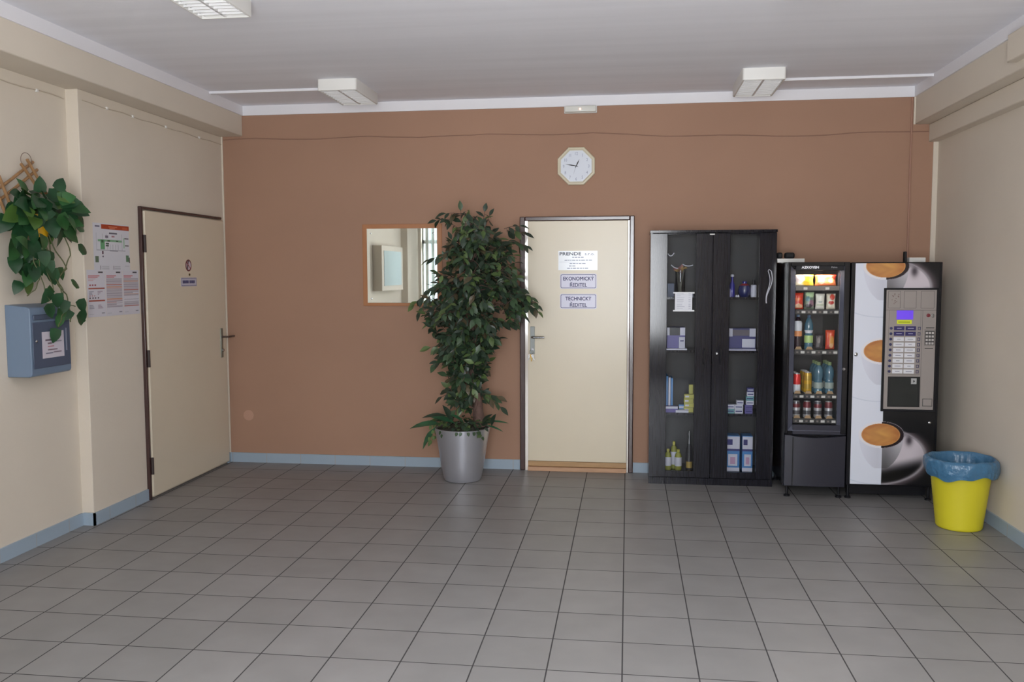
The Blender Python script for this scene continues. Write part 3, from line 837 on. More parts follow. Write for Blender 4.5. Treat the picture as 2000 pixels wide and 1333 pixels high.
# ------------------------------------------------------------------ ficus in silver pot
PX, PY = -1.243, -0.40
fic = thing('potted_ficus', (PX, PY, 0), 'tall artificial ficus in a tapered silver pot between mirror and beige door', 'potted plant')
prof = [(0.120, 0.0), (0.138, 0.004), (0.146, 0.02), (0.165, 0.12), (0.186, 0.25), (0.205, 0.36), (0.213, 0.402), (0.214, 0.410), (0.209, 0.412), (0.200, 0.405), (0.197, 0.36)]
MB().lathe(prof, (PX, PY, 0), 64, cap=True).build('pot', mat('silver_paint', (0.62, 0.63, 0.69), 0.34, metal=0.8), fic)
MB().lathe([(0.197, 0.36), (0.19, 0.40), (0.10, 0.425), (0.01, 0.43)], (PX, PY, 0), 32).build('moss', mat('dark_moss', S(62, 62, 52), 0.9, noise=((40, 40, 40), .5), bump=(60, 1, .02)), fic)
bark = mat('brown_bark', S(96, 74, 66), 0.85, noise=((14, 14, 5), .3), bump=(50, .8, .01))
mb = MB()
tr_pts = [(-1.10, PY, 0.42), (-1.115, PY - .01, 0.52), (-1.13, PY, 0.64), (-1.155, PY + .01, 0.78), (-1.17, PY, 0.95), (-1.16, PY - .01, 1.15), (-1.175, PY, 1.35), (-1.18, PY, 1.55), (-1.20, PY, 1.75), (-1.20, PY, 1.88)]
tr_r = [.050, .040, .036, .034, .031, .028, .025, .021, .015, .008]
mb.tube(tr_pts, tr_r, 12)
def wind(ph, rr_, rad, z0=0.42, z1=1.5):
    out = []
    for k in range(24):
        z = z0 + (z1 - z0) * k / 23
        i = 0
        while i < len(tr_pts) - 2 and tr_pts[i + 1][2] < z: i += 1
        a, b_ = Vector(tr_pts[i]), Vector(tr_pts[i + 1]); q = (z - a.z) / (b_.z - a.z); c = a.lerp(b_, max(0, min(1, q)))
        an = ph + k * 0.55; out.append((c.x + rr_ * math.cos(an) * (1 - .4 * k / 23), c.y + rr_ * math.sin(an) * (1 - .4 * k / 23), z))
    return out
mb.tube(wind(0, .034, 0), .017, 8); mb.tube(wind(2.6, .036, 0), .014, 8); mb.tube(wind(4.4, .030, 0), .012, 8)
mb.build('trunk', bark, fic)
# branches with leaf sprays
env = [(0.50, -1.36, -1.10), (0.62, -1.42, -0.93), (0.72, -1.46, -0.96), (0.80, -1.42, -1.05), (0.90, -1.44, -0.98), (1.0, -1.50, -0.98), (1.08, -1.47, -0.92), (1.16, -1.50, -0.86), (1.26, -1.57, -0.72), (1.34, -1.60, -0.67), (1.44, -1.57, -0.70), (1.55, -1.50, -0.72), (1.66, -1.45, -0.74), (1.76, -1.42, -0.78), (1.84, -1.40, -0.80), (1.90, -1.34, -0.84), (1.96, -1.28, -0.98), (2.02, -1.26, -1.10)]
def envat(z):
    for i in range(len(env) - 1):
        if env[i][0] <= z <= env[i + 1][0]:
            q = (z - env[i][0]) / (env[i + 1][0] - env[i][0])
            return env[i][1] + (env[i + 1][1] - env[i][1]) * q, env[i][2] + (env[i + 1][2] - env[i][2]) * q
    return env[-1][1], env[-1][2]
fol = MB(); twigs = MB()
R.seed(21)
def trunk_at(z):
    i = 0
    while i < len(tr_pts) - 2 and tr_pts[i + 1][2] < z: i += 1
    a, b_ = Vector(tr_pts[i]), Vector(tr_pts[i + 1]); q = max(0, min(1, (z - a.z) / (b_.z - a.z)))
    return a.lerp(b_, q)
def spray(tip, out, n=7, size=1.0, mixi=None):
    """leaves alternating along a short drooping twig that ends at tip"""
    out = Vector(out).normalized(); tip = Vector(tip)
    st = tip - out * 0.13 * size
    pts = []
    for k in range(5):
        q = k / 4; pts.append(st + (tip - st) * q + Vector((0, 0, -0.03 * q * q * size)))
    twigs.tube(pts, [.0028, .0025, .002, .0018, .001], 5)
    side = out.cross(Vector((0, 0, 1)))
    if side.length < .1: side = Vector((1, 0, 0))
    side.normalize()
    for k in range(n):
        q = (k + .5) / n; i = min(3, int(q * 4)); p = pts[i].lerp(pts[i + 1], q * 4 - i)
        sg = 1 if k % 2 else -1
        d = (out * R.uniform(.5, 1.0) + side * sg * R.uniform(.4, 1.0) + Vector((0, 0, R.uniform(-1.5, .05))))
        if k == n - 1: d = out + Vector((0, 0, -.4))
        nn = Vector((R.uniform(-.4, .4), R.uniform(-.9, -.1), R.uniform(.3, 1)))
        L = R.uniform(.060, .088) * size
        leaf(fol, p, d, nn, L, L * R.uniform(.44, .54), OVAL, fold=R.uniform(.1, .35), droop=R.uniform(.05, .35), mi=R.choices([0, 1, 2, 3], [50, 30, 12, 5])[0])
cnt = 0
while cnt < 430:
    z = R.uniform(.62, 2.0)
    x0, x1 = envat(z)
    if R.random() > (x1 - x0) / .9 + .08: continue
    x = R.uniform(x0 + .06, x1 - .06)
    xm = (x0 + x1) / 2; hw = (x1 - x0) / 2
    dep = hw * 0.80 * math.sqrt(max(0, 1 - ((x - xm) / hw) ** 2))
    y = PY + R.uniform(-1, .72) * min(dep, 0.34)
    c = trunk_at(min(z, 1.85)); out = Vector((x - c.x, (y - c.y), 0.15 + R.uniform(-.35, .25)))
    if out.length < .02: continue
    if z < 1.0 and R.random() < 0.45: continue
    spray((x, y, z), out.normalized() + Vector((0, 0, .1)), n=R.randint(5, 8))
    if cnt % 3 == 0:
        zz = max(.5, z - R.uniform(.05, .2)); b0 = trunk_at(zz); e = Vector((x, y, z)) - out.normalized() * .12
        mid = b0.lerp(e, .5) + Vector((0, 0, .03)); twigs.tube([b0, mid, e], [.006, .004, .0028], 5)
    cnt += 1
# named outliers of the silhouette
for tip, out, n_ in (((-1.44, PY, 2.02), (-1, -.2, .2), 7), ((-1.36, PY - .03, 2.07), (-.9, -.2, .25), 6), ((-1.33, PY, 2.00), (-.5, 0, .5), 6), ((-1.245, PY, 2.10), (.0, -.1, 1), 5), ((-1.20, PY, 2.03), (.3, 0, 1), 5), ((-1.06, PY, 2.09), (.1, 0, 1), 5), ((-1.02, PY, 2.06), (.3, 0, 1), 4),
                      ((-.76, PY, 1.92), (1, 0, .1), 7), ((-.78, PY - .05, 1.97), (1, 0, .4), 5), ((-.74, PY, 1.82), (1, -.2, -.1), 6), ((-.66, PY - .08, 1.38), (1, -.3, -.2), 7), ((-.65, PY - .05, 1.33), (1, -.3, -.3), 7), ((-.70, PY - .1, 1.44), (1, -.3, 0), 7),
                      ((-1.62, PY, 1.38), (-1, -.1, -.5), 6), ((-1.57, PY, 1.32), (-.7, -.1, -.9), 6), ((-1.50, PY, 1.27), (-.4, -.1, -1), 6), ((-1.50, PY, 1.72), (-1, 0, 0), 4), ((-1.50, PY, 1.05), (-1, -.1, .1), 5), ((-1.46, PY - .05, .90), (-1, -.2, -.8), 2),
                      ((-1.42, PY - .05, .66), (-1, -.1, -.2), 2), ((-1.33, PY - .08, .70), (-1, -.3, -.4), 7), ((-1.28, PY - .1, .58), (-1, -.3, -.5), 7), ((-.96, PY - .02, .68), (1, -.2, .1), 6), ((-.93, PY - .05, .60), (1, -.2, -.4), 5), ((-1.25, PY - .12, .72), (-.5, -.5, -.3), 8), ((-1.30, PY - .1, .80), (-.8, -.3, -.2), 8), ((-1.22, PY - .12, .62), (-.4, -.6, -.3), 8)):
    spray(tip, out, n_, 1.05)
lm = [leafmat('ficus_leaf_dark', S(46, 62, 48)), leafmat('ficus_leaf_mid', S(58, 80, 54)), leafmat('ficus_leaf_light', S(84, 104, 60)), leafmat('ficus_leaf_brown', S(84, 74, 54))]
twigs.build('branches', bark, fic)
fol.build('foliage', lm, fic)
# underplanting
up = MB(); R.seed(4)
for k in range(150):
    a = R.uniform(0, 2 * PI); q = R.uniform(.08, .215); p = Vector((PX + q * math.cos(a), PY + q * math.sin(a), .425 + R.uniform(0, .05)))
    d = Vector((math.cos(a), math.sin(a), R.uniform(-.6, .6)))
    leaf(up, p, d, (R.uniform(-.3, .3), -.5, 1), R.uniform(.03, .05), R.uniform(.02, .032), OVAL, .2, .3, R.choice([0, 1, 2]))
for k in range(9):      # ivy drops over the rim
    a = -PI / 2 + R.uniform(-1.0, .9); 
    for j in range(R.choice([0, 1, 1, 2, 3])):
        q = .222; p = Vector((PX + q * math.cos(a + .07 * j), PY + q * math.sin(a + .07 * j), .405 - j * .022))
        leaf(up, p, (math.cos(a) * .2 + R.uniform(-.5, .5), math.sin(a) * .2, -1), (math.cos(a), math.sin(a), .4), .030, .024, HEART, .1, .1, R.choice([1, 2]))
for j in range(16):     # trailing ivy on the left
    p = Vector((PX - .20 - R.uniform(0, .05), PY - R.uniform(0, .12), .45 - R.uniform(0, .17)))
    leaf(up, p, (R.uniform(-1, .3), -.2, -1), (-.3, -1, .3), .032, .024, HEART, .1, .1, 2)
for (p, d, L, Wd, mi) in (((-1.40, PY - .06, .44), (-1, -.1, .05), .24, .075, 3), ((-1.43, PY - .08, .42), (-.7, -.2, -.8), .20, .06, 3), ((-1.35, PY - .05, .50), (-1, -.2, .15), .19, .055, 0), ((-1.36, PY - .03, .47), (-1, 0, -.05), .2, .05, 0),
                          ((-1.05, PY - .05, .46), (1, -.1, .18), .17, .026, 3), ((-1.05, PY - .08, .44), (1, -.1, -.12), .14, .024, 3), ((-1.08, PY - .1, .45), (.5, -.2, .7), .12, .05, 0), ((-1.30, PY - .1, .46), (-.3, -.3, 1), .15, .06, 0),
                          ((-1.2, PY - .12, .45), (-.5, -.6, .8), .15, .06, 3), ((-1.28, PY - .12, .46), (-1, -.3, .5), .18, .06, 3), ((-1.0, PY - .1, .44), (.2, -.3, 1), .1, .05, 0)):
    leaf(up, p, d, (0, -.5, 1), L, Wd, LANCE, .3, .25, mi)
up.build('underplanting', [lm[0], lm[1], lm[2], leafmat('lance_leaf', S(48, 92, 62))], fic)

# ------------------------------------------------------------------ hanging pothos on the left wall
hx = XN + .03
hp_ = thing('hanging_plant', (XN, -2.33, 1.75), 'trailing green pothos in a yellow pot hung on the left wall above the post box', 'hanging plant')
bam = mat('bamboo', S(158, 120, 82), 0.45, noise=((20, 20, 20), .15))
mb = MB()
def stick(y0, z0, y1, z1, x=hx, r=.0085): mb.tube([(x, y0, z0), (x + .002, (y0 + y1) / 2, (z0 + z1) / 2 - .002), (x, y1, z1)], r, 8)
stick(-2.62, 2.010, -2.262, 2.232); stick(-2.62, 1.955, -2.245, 2.190, hx + .012)
stick(-2.392, 2.205, -2.215, 2.04, hx + .022); stick(-2.352, 2.235, -2.185, 2.04, hx + .030)
stick(-2.62, 2.08, -2.50, 1.86, hx + .02); stick(-2.58, 2.12, -2.47, 1.90, hx + .028)
mb.build('hanger', bam, hp_)
wr = [(hx + .012, -2.335 + .045 * math.sin(t_), 2.232 + .042 * math.cos(t_)) for t_ in [-2.2 + 4.4 * k / 16 for k in range(17)]]
MB().tube(wr, .0018, 6).build('wire_loop', mat('rusty_wire', S(110, 88, 76), .5), hp_)
MB().lathe([(.050, 0), (.062, .05), (.070, .11), (.073, .125), (.066, .125), (.060, .08)], (XN + .10, -2.345, 1.80), 28).build('pot', mat('yellow_plastic', S(222, 170, 28), .4), hp_)
vines = MB(); pl = MB(); R.seed(17)
def pleaf(p, d, n=None, L=.085, mi=None):
    leaf(pl, p, d, n or (1, R.uniform(-.8, .2), R.uniform(.1, .6)), L, L * .78, HEART, R.uniform(.05, .25), R.uniform(.1, .35), mi if mi is not None else R.choices([0, 1, 2], [6, 4, 1])[0])
def YZ(y, z, x=None):
    xx = x if x is not None else XN + (R.uniform(.05, .24) if z > 1.5 else R.uniform(.175, .22))
    return Vector((xx, y - .35 * (xx - XN - .03), z))
# crown of leaves
for k in range(105):
    a = R.uniform(0, 2 * PI); q = math.sqrt(R.random())
    y = -2.315 + .215 * q * math.cos(a); z = 1.945 + .115 * q * math.sin(a)
    if abs(y + 2.36) < .055 and z < 1.93 and z > 1.80: continue
    dd = Vector((R.uniform(0, .6), (y + 2.31) * 4 + R.uniform(-.3, .3), (z - 1.97) * 3 + R.uniform(-.6, .2)))
    pleaf(YZ(y, z), dd, L=R.uniform(.09, .125))
for k in range(38):
    y = -2.40 + R.uniform(-.12, .10); z = R.uniform(1.60, 1.84)
    if -2.42 < y < -2.29 and z > 1.77: continue
    pleaf(YZ(y, z), (R.uniform(0, .5), R.uniform(-.6, .6), -1), L=R.uniform(.075, .105))
for y, z, dy, dz, L in ((-2.50, 1.88, -1, -.3, .12), (-2.57, 1.90, -.7, -.8, .11), (-2.54, 1.74, -.8, .5, .09), (-2.53, 1.72, -.6, -.6, .08), (-2.05, 1.95, .6, -.8, .11), (-2.00, 1.93, .7, -.5, .10), (-2.05, 1.98, 1, .2, .10), (-2.12, 1.86, 1, .1, .09), (-2.10, 1.73, 1, .15, .09),
                        (-2.15, 1.63, .2, -1, .08), (-2.27, 2.06, .5, .9, .09), (-2.42, 2.03, -.5, .8, .10), (-2.38, 2.04, -.1, 1, .09), (-2.20, 2.04, 1, .3, .10), (-2.46, 1.55, -.5, -.6, .08), (-2.40, 1.56, .4, -.9, .10), (-2.30, 1.62, .3, -1, .10),
                        (-2.33, 1.50, -.5, -.8, .09), (-2.30, 1.48, .3, -1, .09), (-2.36, 1.42, .4, -.9, .09), (-2.22, 1.44, -.4, -1, .08), (-2.17, 1.53, 1, .1, .08), (-2.20, 1.51, -.6, -.5, .07), (-2.06, 1.44, .3, -1, .085), (-2.10, 1.37, .5, -1, .10), (-2.16, 1.38, -.7, -.6, .08),
                        (-2.22, 1.39, -.4, -1, .08), (-2.24, 1.35, -.2, -1, .07), (-2.08, 1.33, .8, -.2, .06), (-2.28, 1.28, -.3, -1, .085)):
    pleaf(YZ(y, z), (R.uniform(.0, .3), dy, dz), L=L)
def vine(pts, r=.0035):
    P = [Vector((XN + x, y - .35 * (x - .03), z)) for x, y, z in pts]; out = []
    for i in range(len(P) - 1):
        for k in range(5): out.append(P[i].lerp(P[i + 1], k / 5) + Vector((0, .006 * math.sin(i * 5 + k), 0)))
    out.append(P[-1]); vines.tube(out, r, 6)
vine([(.14, -2.30, 1.85), (.17, -2.24, 1.72), (.18, -2.16, 1.62), (.17, -2.26, 1.55), (.18, -2.18, 1.47), (.19, -2.15, 1.36), (.19, -2.16, 1.31)])
vine([(.14, -2.28, 1.80), (.16, -2.27, 1.68), (.18, -2.30, 1.60), (.19, -2.22, 1.50), (.19, -2.20, 1.38), (.20, -2.25, 1.34), (.20, -2.28, 1.29)])
vine([(.14, -2.22, 1.92), (.16, -2.14, 1.80), (.18, -2.12, 1.70), (.18, -2.20, 1.60)])
vine([(.14, -2.40, 1.80), (.16, -2.42, 1.66), (.18, -2.40, 1.56), (.18, -2.45, 1.50), (.18, -2.51, 1.47)], .003)
vine([(.15, -2.38, 1.72), (.17, -2.38, 1.58), (.18, -2.36, 1.48), (.19, -2.34, 1.44)], .003)
vine([(.14, -2.32, 1.86), (.16, -2.30, 1.72), (.18, -2.34, 1.62), (.19, -2.30, 1.50)], .003)
vine([(.16, -2.22, 1.62), (.18, -2.24, 1.55), (.19, -2.22, 1.42), (.20, -2.12, 1.40)], .003)
vines.build('vines', mat('vine_green', S(92, 96, 62), .6), hp_)
pl.build('foliage', [leafmat('pothos_dark', S(34, 70, 42), .35), leafmat('pothos_mid', S(46, 88, 46), .35), leafmat('pothos_light', S(74, 104, 46), .38)], hp_)

# ------------------------------------------------------------------ waste bin with blue liner
BXc, BYc = 2.072, -1.262
t = thing('waste_bin', (BXc, BYc, 0), 'round yellow plastic waste bin in front of the right wall', 'bin')
ribs = []
for k in range(45):
    z = 0.008 + k * 0.0092; q = z / .42
    ribs.append((.131 + .049 * q + (.0012 if k % 2 else 0), z))
prof = [(.10, 0), (.127, .002)] + ribs + [(.184, .425), (.186, .430), (.181, .430), (.164, .30), (.128, .012), (.05, .010)]
MB().lathe(prof, (BXc, BYc, 0), 56).build('bin_body', mat('yellow_bin_plastic', S(205, 194, 38), .5), t)
bag = MB(); N_ = 96; rows = [(.118, .035), (.148, .20), (.157, .30), (.172, .40), (.178, .434), (.190, .444), (.199, .441), (.208, .430), (.210, .40), (.208, .37), (.199, .335)]
R.seed(9); ph = [R.uniform(0, 6.28) for _ in range(6)]
vs = []
for i, (r_, z_) in enumerate(rows):
    for k in range(N_):
        a = 2 * PI * k / N_
        cr = .004 * math.sin(7 * a + ph[0] + i * .5) + .003 * math.sin(17 * a + ph[1] + i * 1.1) + .0022 * math.sin(31 * a + ph[2] - i)
        if i in (4, 5): cr *= .35
        dz = (.014 * math.sin(3 * a + ph[3]) + .007 * math.sin(9 * a + ph[4])) * (1 if i >= 8 else .2 if i > 4 else .1)
        if i < 4: cr = -abs(cr) * 1.4
        if i > 6: cr = abs(cr) * 1.1
        r2 = r_ + cr
        vs.append((BXc + r2 * math.cos(a), BYc + r2 * math.sin(a), z_ + dz))
fs = []
for i in range(len(rows) - 1):
    for k in range(N_):
        fs.append((i * N_ + k, i * N_ + (k + 1) % N_, (i + 1) * N_ + (k + 1) % N_, (i + 1) * N_ + k))
fs.append(tuple(range(N_)))
bagm = mat('blue_film', S(64, 110, 144), 0.28, spec=0.6, bump=(28, .5, .02))
liner = tag(bag.add(vs, fs).build('bin_liner', bagm, origin=(BXc, BYc, 0)), 'blue plastic bin liner folded over the rim of the yellow bin', 'bin liner')
liner.modifiers.new('sub', 'SUBSURF').render_levels = 1

# ------------------------------------------------------------------ tall black cabinet with glass doors
def wood_black():
    mt = mat('black_brown_wood', (0.012, 0.011, 0.014), 0.12, spec=0.36)
    nt = mt.node_tree; N = nt.nodes; L = nt.links; b = N['Principled BSDF']
    g = N.new('ShaderNodeNewGeometry'); mp = N.new('ShaderNodeMapping'); mp.inputs['Scale'].default_value = (220, 220, 5)
    L.new(g.outputs['Position'], mp.inputs[0]); n = N.new('ShaderNodeTexNoise'); n.inputs['Scale'].default_value = 1; n.inputs['Detail'].default_value = 4
    L.new(mp.outputs[0], n.inputs['Vector'])
    cr = N.new('ShaderNodeMapRange'); cr.inputs['From Min'].default_value = .35; cr.inputs['From Max'].default_value = .7; cr.inputs['To Min'].default_value = .007; cr.inputs['To Max'].default_value = .015
    L.new(n.outputs['Fac'], cr.inputs[0]); cc = N.new('ShaderNodeCombineXYZ')
    for i_ in range(2): L.new(cr.outputs[0], cc.inputs[i_])
    mb_ = N.new('ShaderNodeMath'); mb_.operation = 'MULTIPLY'; mb_.inputs[1].default_value = 1.5; L.new(cr.outputs[0], mb_.inputs[0]); L.new(mb_.outputs[0], cc.inputs[2])
    L.new(cc.outputs[0], b.inputs['Base Color'])
    bp = N.new('ShaderNodeBump'); bp.inputs['Strength'].default_value = .0; bp.inputs['Distance'].default_value = .0001
    L.new(n.outputs['Fac'], bp.inputs['Height']); L.new(bp.outputs[0], b.inputs['Normal'])
    return mt
bw = wood_black()
CF = -0.36
cabt = thing('display_cabinet', (0.63, -0.19, 0), 'tall black wood cabinet with two narrow glass doors next to the beige door', 'cabinet')
MB().box(0.172, 1.088, CF - .006, -0.015, 1.882, 1.902).build('top_panel', bw, cabt, bevel=0.002)
MB().box(0.176, 0.194, CF + .02, -0.015, 0, 1.882).build('side_panel', bw, cabt)
MB().box(1.066, 1.084, CF + .02, -0.015, 0, 1.882).build('side_panel', bw, cabt)
MB().box(0.194, 1.066, -0.023, -0.015, 0.05, 1.882).build('back_panel', mat('cabinet_back', (0.02, 0.02, 0.022), .5), cabt)
MB().box(0.176, 1.084, CF + .004, CF + .022, 0, 0.050).build('plinth', bw, cabt)
for z in (0.090, 0.535, 1.010, 1.408):
    MB().box(0.194, 1.066, CF + .05, -0.023, z - .018, z).build('shelf', bw, cabt, bevel=.001)
MB().box(0.622, 0.640, CF + .05, -.023, .09, 1.882).build('divider', bw, cabt)
cgl = glass('cabinet_glass', (0.93, 0.94, 0.95), refl=0.03)
def cdoor(x0, x1, g0, g1):
    mb = MB()
    mb.box(x0, g0, CF, CF + .018, .054, 1.878); mb.box(g1, x1, CF, CF + .018, .054, 1.878)
    mb.box(g0, g1, CF, CF + .018, .054, .103); mb.box(g0, g1, CF, CF + .018, 1.870, 1.878)
    d = mb.build('door', bw, cabt, bevel=.0015)
    MB().box(g0, g1, CF + .005, CF + .009, .103, 1.870).build('pane', cgl, d)
    return d
dl = cdoor(0.176, 0.628, 0.300, 0.508); dr_ = cdoor(0.632, 1.084, 0.755, 0.962)
for d, x in ((dl, .575), (dr_, .695)):
    MB().tube([(x, CF, .915), (x, CF - .022, .925), (x, CF - .026, .94), (x, CF - .026, 1.0), (x, CF - .022, 1.015), (x, CF, 1.025)], .0055, 8).build('handle', blackm, d)
MB().lathe([(.011, 0), (.011, .006), (.006, .012)], (.668, CF, .992), 14, ax='Y').build('lock', chrome, dr_)
MB().box(.606, .640, CF - .009, CF, 1.866, 1.874).build('catch', whitep, dl)
# price list scroll on the left pane
t = thing('price_list', (.42, CF - .003, 1.31), 'white scroll-shaped price list stuck on the left glass door of the cabinet', 'notice')
def price(U, V):
    C = blank(U, (205, 206, 214)); w, h = .126, .135; u, v = U / w, V / h; rs = np.random.RandomState(2)
    for k in range(9):
        b0 = .90 - k * .1
        paint(C, (u > .12) & (u < .35 + .35 * rs.rand()) & (v > b0) & (v < b0 + .03), (160, 162, 178))
        paint(C, (u > .78) & (u < .90) & (v > b0) & (v < b0 + .03), (150, 152, 170))
    return C
grid_art('sheet', Frame((.358, CF - .0005, 1.310), (1, 0, 0)), .126, .135, 50, 54, price, parent=t, rough=.5)
for z_ in (1.436, 1.303): MB().box(.345, .500, CF - .004, CF - .0005, z_, z_ + .011).build('scroll_end', paper, t)
# white cord hanging on the right door
pts1 = []
for k in range(26):
    q = k / 25
    pts1.append((1.046 + .014 * math.sin(q * 5.5) - .02 * q, CF - .005, 1.60 - q * .235))
pts2 = [(1.048 + .013 * math.cos(q_ / 8 * PI) * (-1) + .0, CF - .006, 1.60 + .012 * math.sin(q_ / 8 * PI)) for q_ in range(9)]
pts3 = [(p[0] - .022 + .024 * (k / 25) , CF - .005, p[2]) for k, p in enumerate(pts1)]
tag(MB().tube(pts1, .0042, 6).tube(pts3, .0030, 6).tube([(1.024, CF - .005, 1.60), (1.03, CF - .006, 1.612), (1.046, CF - .005, 1.600)], .003, 6).build('cord', mat('white_cord', (.6, .6, .66), .5)), 'twisted white cord hanging on the right door of the black cabinet', 'cord')

# ---- pillow packs, bottles, cans, boxes
def art_obj(name, V3, F, C, mtname, rough, parent=None, loc=None):
    me = bpy.data.meshes.new(name); me.from_pydata([tuple(v) for v in V3], [], F)
    a = np.array(C, float).reshape(-1, 3) / 255; L_ = np.where(a <= .04045, a / 12.92, ((a + .055) / 1.055) ** 2.4)
    ca = me.color_attributes.new('Col', 'FLOAT_COLOR', 'POINT'); buf = np.ones((len(L_), 4)); buf[:, :3] = L_
    ca.data.foreach_set('color', buf.ravel()); me.materials.append(attr_mat(mtname, rough))
    me.polygons.foreach_set('use_smooth', [True] * len(me.polygons))
    o = bpy.data.objects.new(name, me); COL.objects.link(o)
    if loc: o.location = loc
    o['_org'] = tuple(loc) if loc else (0, 0, 0)
    return o
def pillow(name, loc, w, h, d, fn, seed=0, tilt=0.0):
    """sealed snack bag standing on loc, front to -Y"""
    rs = np.random.RandomState(seed); nx, ny = 15, 19
    V3 = []; C = []
    for sd in (-1, 1):
        for j in range(ny):
            for i in range(nx):
                u = i / (nx - 1); v = j / (ny - 1)
                bulge = (max(0, 1 - (2 * u - 1) ** 4) * max(0, 1 - (2 * v - 1) ** 6)) ** .6
                wr_ = 1 + .10 * math.sin(9 * u + 4 * v + seed) * math.sin(7 * v - 5 * u + seed)
                pinch = 1 - .08 * (abs(2 * v - 1) < .7) * (1 - abs(2 * v - 1))
                x = (u - .5) * w * pinch; z = v * h; y = sd * d / 2 * bulge * wr_ + tilt * z
                V3.append((x, y, z)); C.append((u, v))
    idx = lambda s_, i, j: s_ * nx * ny + j * nx + i
    F = []
    for j in range(ny - 1):
        for i in range(nx - 1):
            F.append((idx(0, i, j), idx(0, i + 1, j), idx(0, i + 1, j + 1), idx(0, i, j + 1)))
            F.append((idx(1, i, j), idx(1, i, j + 1), idx(1, i + 1, j + 1), idx(1, i + 1, j)))
    C = np.array(C); cols = fn(C[:, 0], C[:, 1])
    return art_obj(name, V3, F, cols, 'printed_foil', .28, loc=loc)
def bagcol(base, blobs):
    def fn(u, v):
        c = np.ones((len(u), 3)) * np.array(base, float)
        for (cu, cv, ru, rv, col) in blobs:
            k = ((u - cu) / ru) ** 2 + ((v - cv) / rv) ** 2 < 1; c[k] = col
        return c
    return fn
def bottle(name, loc, prof, segs, label, cat, group, mats, mis):
    o = MB().lathe(prof, loc, segs, mis=mis).build(name, mats, origin=loc)
    return tag(o, label, cat, group)
def carton(name, loc, w, d, h, mats, label, cat, group=None, bands=(), rz=0.0, top=None):
    """cardboard box: body with printed bands (z0,z1,x0,x1 fractions, material index)"""
    mb = MB(); mb.box(-w / 2, w / 2, -d / 2, d / 2, 0, h)
    for nb_, (a0, a1, b0, b1, mi) in enumerate(bands):
        mb.box(-w / 2 + a0 * w, -w / 2 + a1 * w, -d / 2 - .0006 - .0004 * nb_, -d / 2, b0 * h, b1 * h, mi)
    if top is not None: mb.box(-w / 2, w / 2, -d / 2, d / 2, h, h + .0008, top)
    o = mb.build(name, mats, bevel=.0008, origin=(0, 0, 0)); o.location = loc; o.rotation_euler.z = rz
    return tag(o, label, cat, group)

pw = mat('pack_white', S(205, 205, 218), .45); pn = mat('pack_navy', S(44, 44, 110), .4); pb = mat('pack_blue', S(70, 130, 190), .4)
pt = mat('pack_teal', S(110, 165, 170), .4); py_ = mat('pack_yellow', S(185, 180, 80), .4); pp = mat('pack_violet', S(92, 84, 150), .4); pk = mat('pack_dark', S(40, 38, 44), .4)
prd = mat('pack_red', S(170, 60, 60), .4)
YI = CF + .07 + .03
# top shelf left: vase with dried flowers, small white pack
vz = 1.408
va = thing('glass_vase', (.405, YI + .05, vz), 'clear glass vase with dried flowers and white ribbons on the top cabinet shelf', 'vase')
MB().lathe([(.034, .002), (.036, .01), (.036, .20)], (.405, YI + .05, vz), 24, cap=False).build('vase_body', glass('vase_glass', (.86, .88, .92), .12), va)
mb = MB(); R.seed(8)
for k in range(9): mb.tube([(.405 + R.uniform(-.015, .015), YI + .05, vz + .01), (.405 + R.uniform(-.03, .03), YI + .05 + R.uniform(-.015, .015), vz + .20)], .002, 5)
mb.build('stems', mat('dry_stem', S(120, 120, 105), .7), va)
mb = MB()
for k in range(16):
    leaf(mb, (.405 + R.uniform(-.03, .03), YI + .05 + R.uniform(-.02, .02), vz + .20 + R.uniform(-.01, .02)), (R.uniform(-1, 1), R.uniform(-1, 0), R.uniform(-.2, 1)), (0, -1, .5), .035, .022, OVAL, .3, .3, R.choice([0, 1]))
mb.build('petals', [mat('dried_rose', S(150, 100, 100), .6), mat('dried_ochre', S(160, 130, 80), .6)], va)
for a, b_, c_ in (((.385, vz + .215), (.36, vz + .225), (.335, vz + .24)), ((.42, vz + .245), (.45, vz + .235), (.495, vz + .238)), ((.31, vz + .325), (.33, vz + .30), (.355, vz + .33))):
    MB().tube([tuple((1 - q_) ** 2 * np.array((a[0], YI + .03, a[1])) + 2 * q_ * (1 - q_) * np.array((b_[0], YI + .01, b_[1] - .012)) + q_ ** 2 * np.array((c_[0], YI + .03, c_[1]))) for q_ in np.linspace(0, 1, 9)], .0038, 6).build('ribbon', mat('white_ribbon', (.8, .8, .88), .4), va)
carton('pack', (.475, YI, vz), .045, .03, .025, [pw, pn], 'tiny bright white pack beside the vase on the top cabinet shelf', 'pack')
bl_ = mat('cobalt_glass', S(50, 50, 150), .12, spec=.8); dkb = mat('dark_blue_glass', S(30, 40, 95), .12, spec=.8)
carton('perfume_pack', (.337, YI + .12, vz), .05, .04, .10, [mat('pack_slate', S(50, 70, 105), .4), pw], 'dull blue pack half hidden left of the glass vase', 'pack')
bottle('spray_bottle', (.785, YI + .02, vz), [(.018, 0), (.020, .01), (.018, .09), (.008, .12), (.008, .15), (.013, .152), (.013, .165), (.004, .17)], 18, 'slim cobalt blue bottle with tapering neck behind the right cabinet glass', 'bottle', None, [bl_, pw], [0, 0, 0, 0, 1, 1, 1])
bottle('small_bottle', (.765, YI - .01, vz), [(.010, 0), (.013, .01), (.010, .04), (.004, .06), (.004, .07)], 14, 'tiny violet-white bottle in front of the slim cobalt bottle', 'bottle', None, [mat('lilac_glass', S(170, 165, 220), .2), bl_], [0, 0, 0, 1])
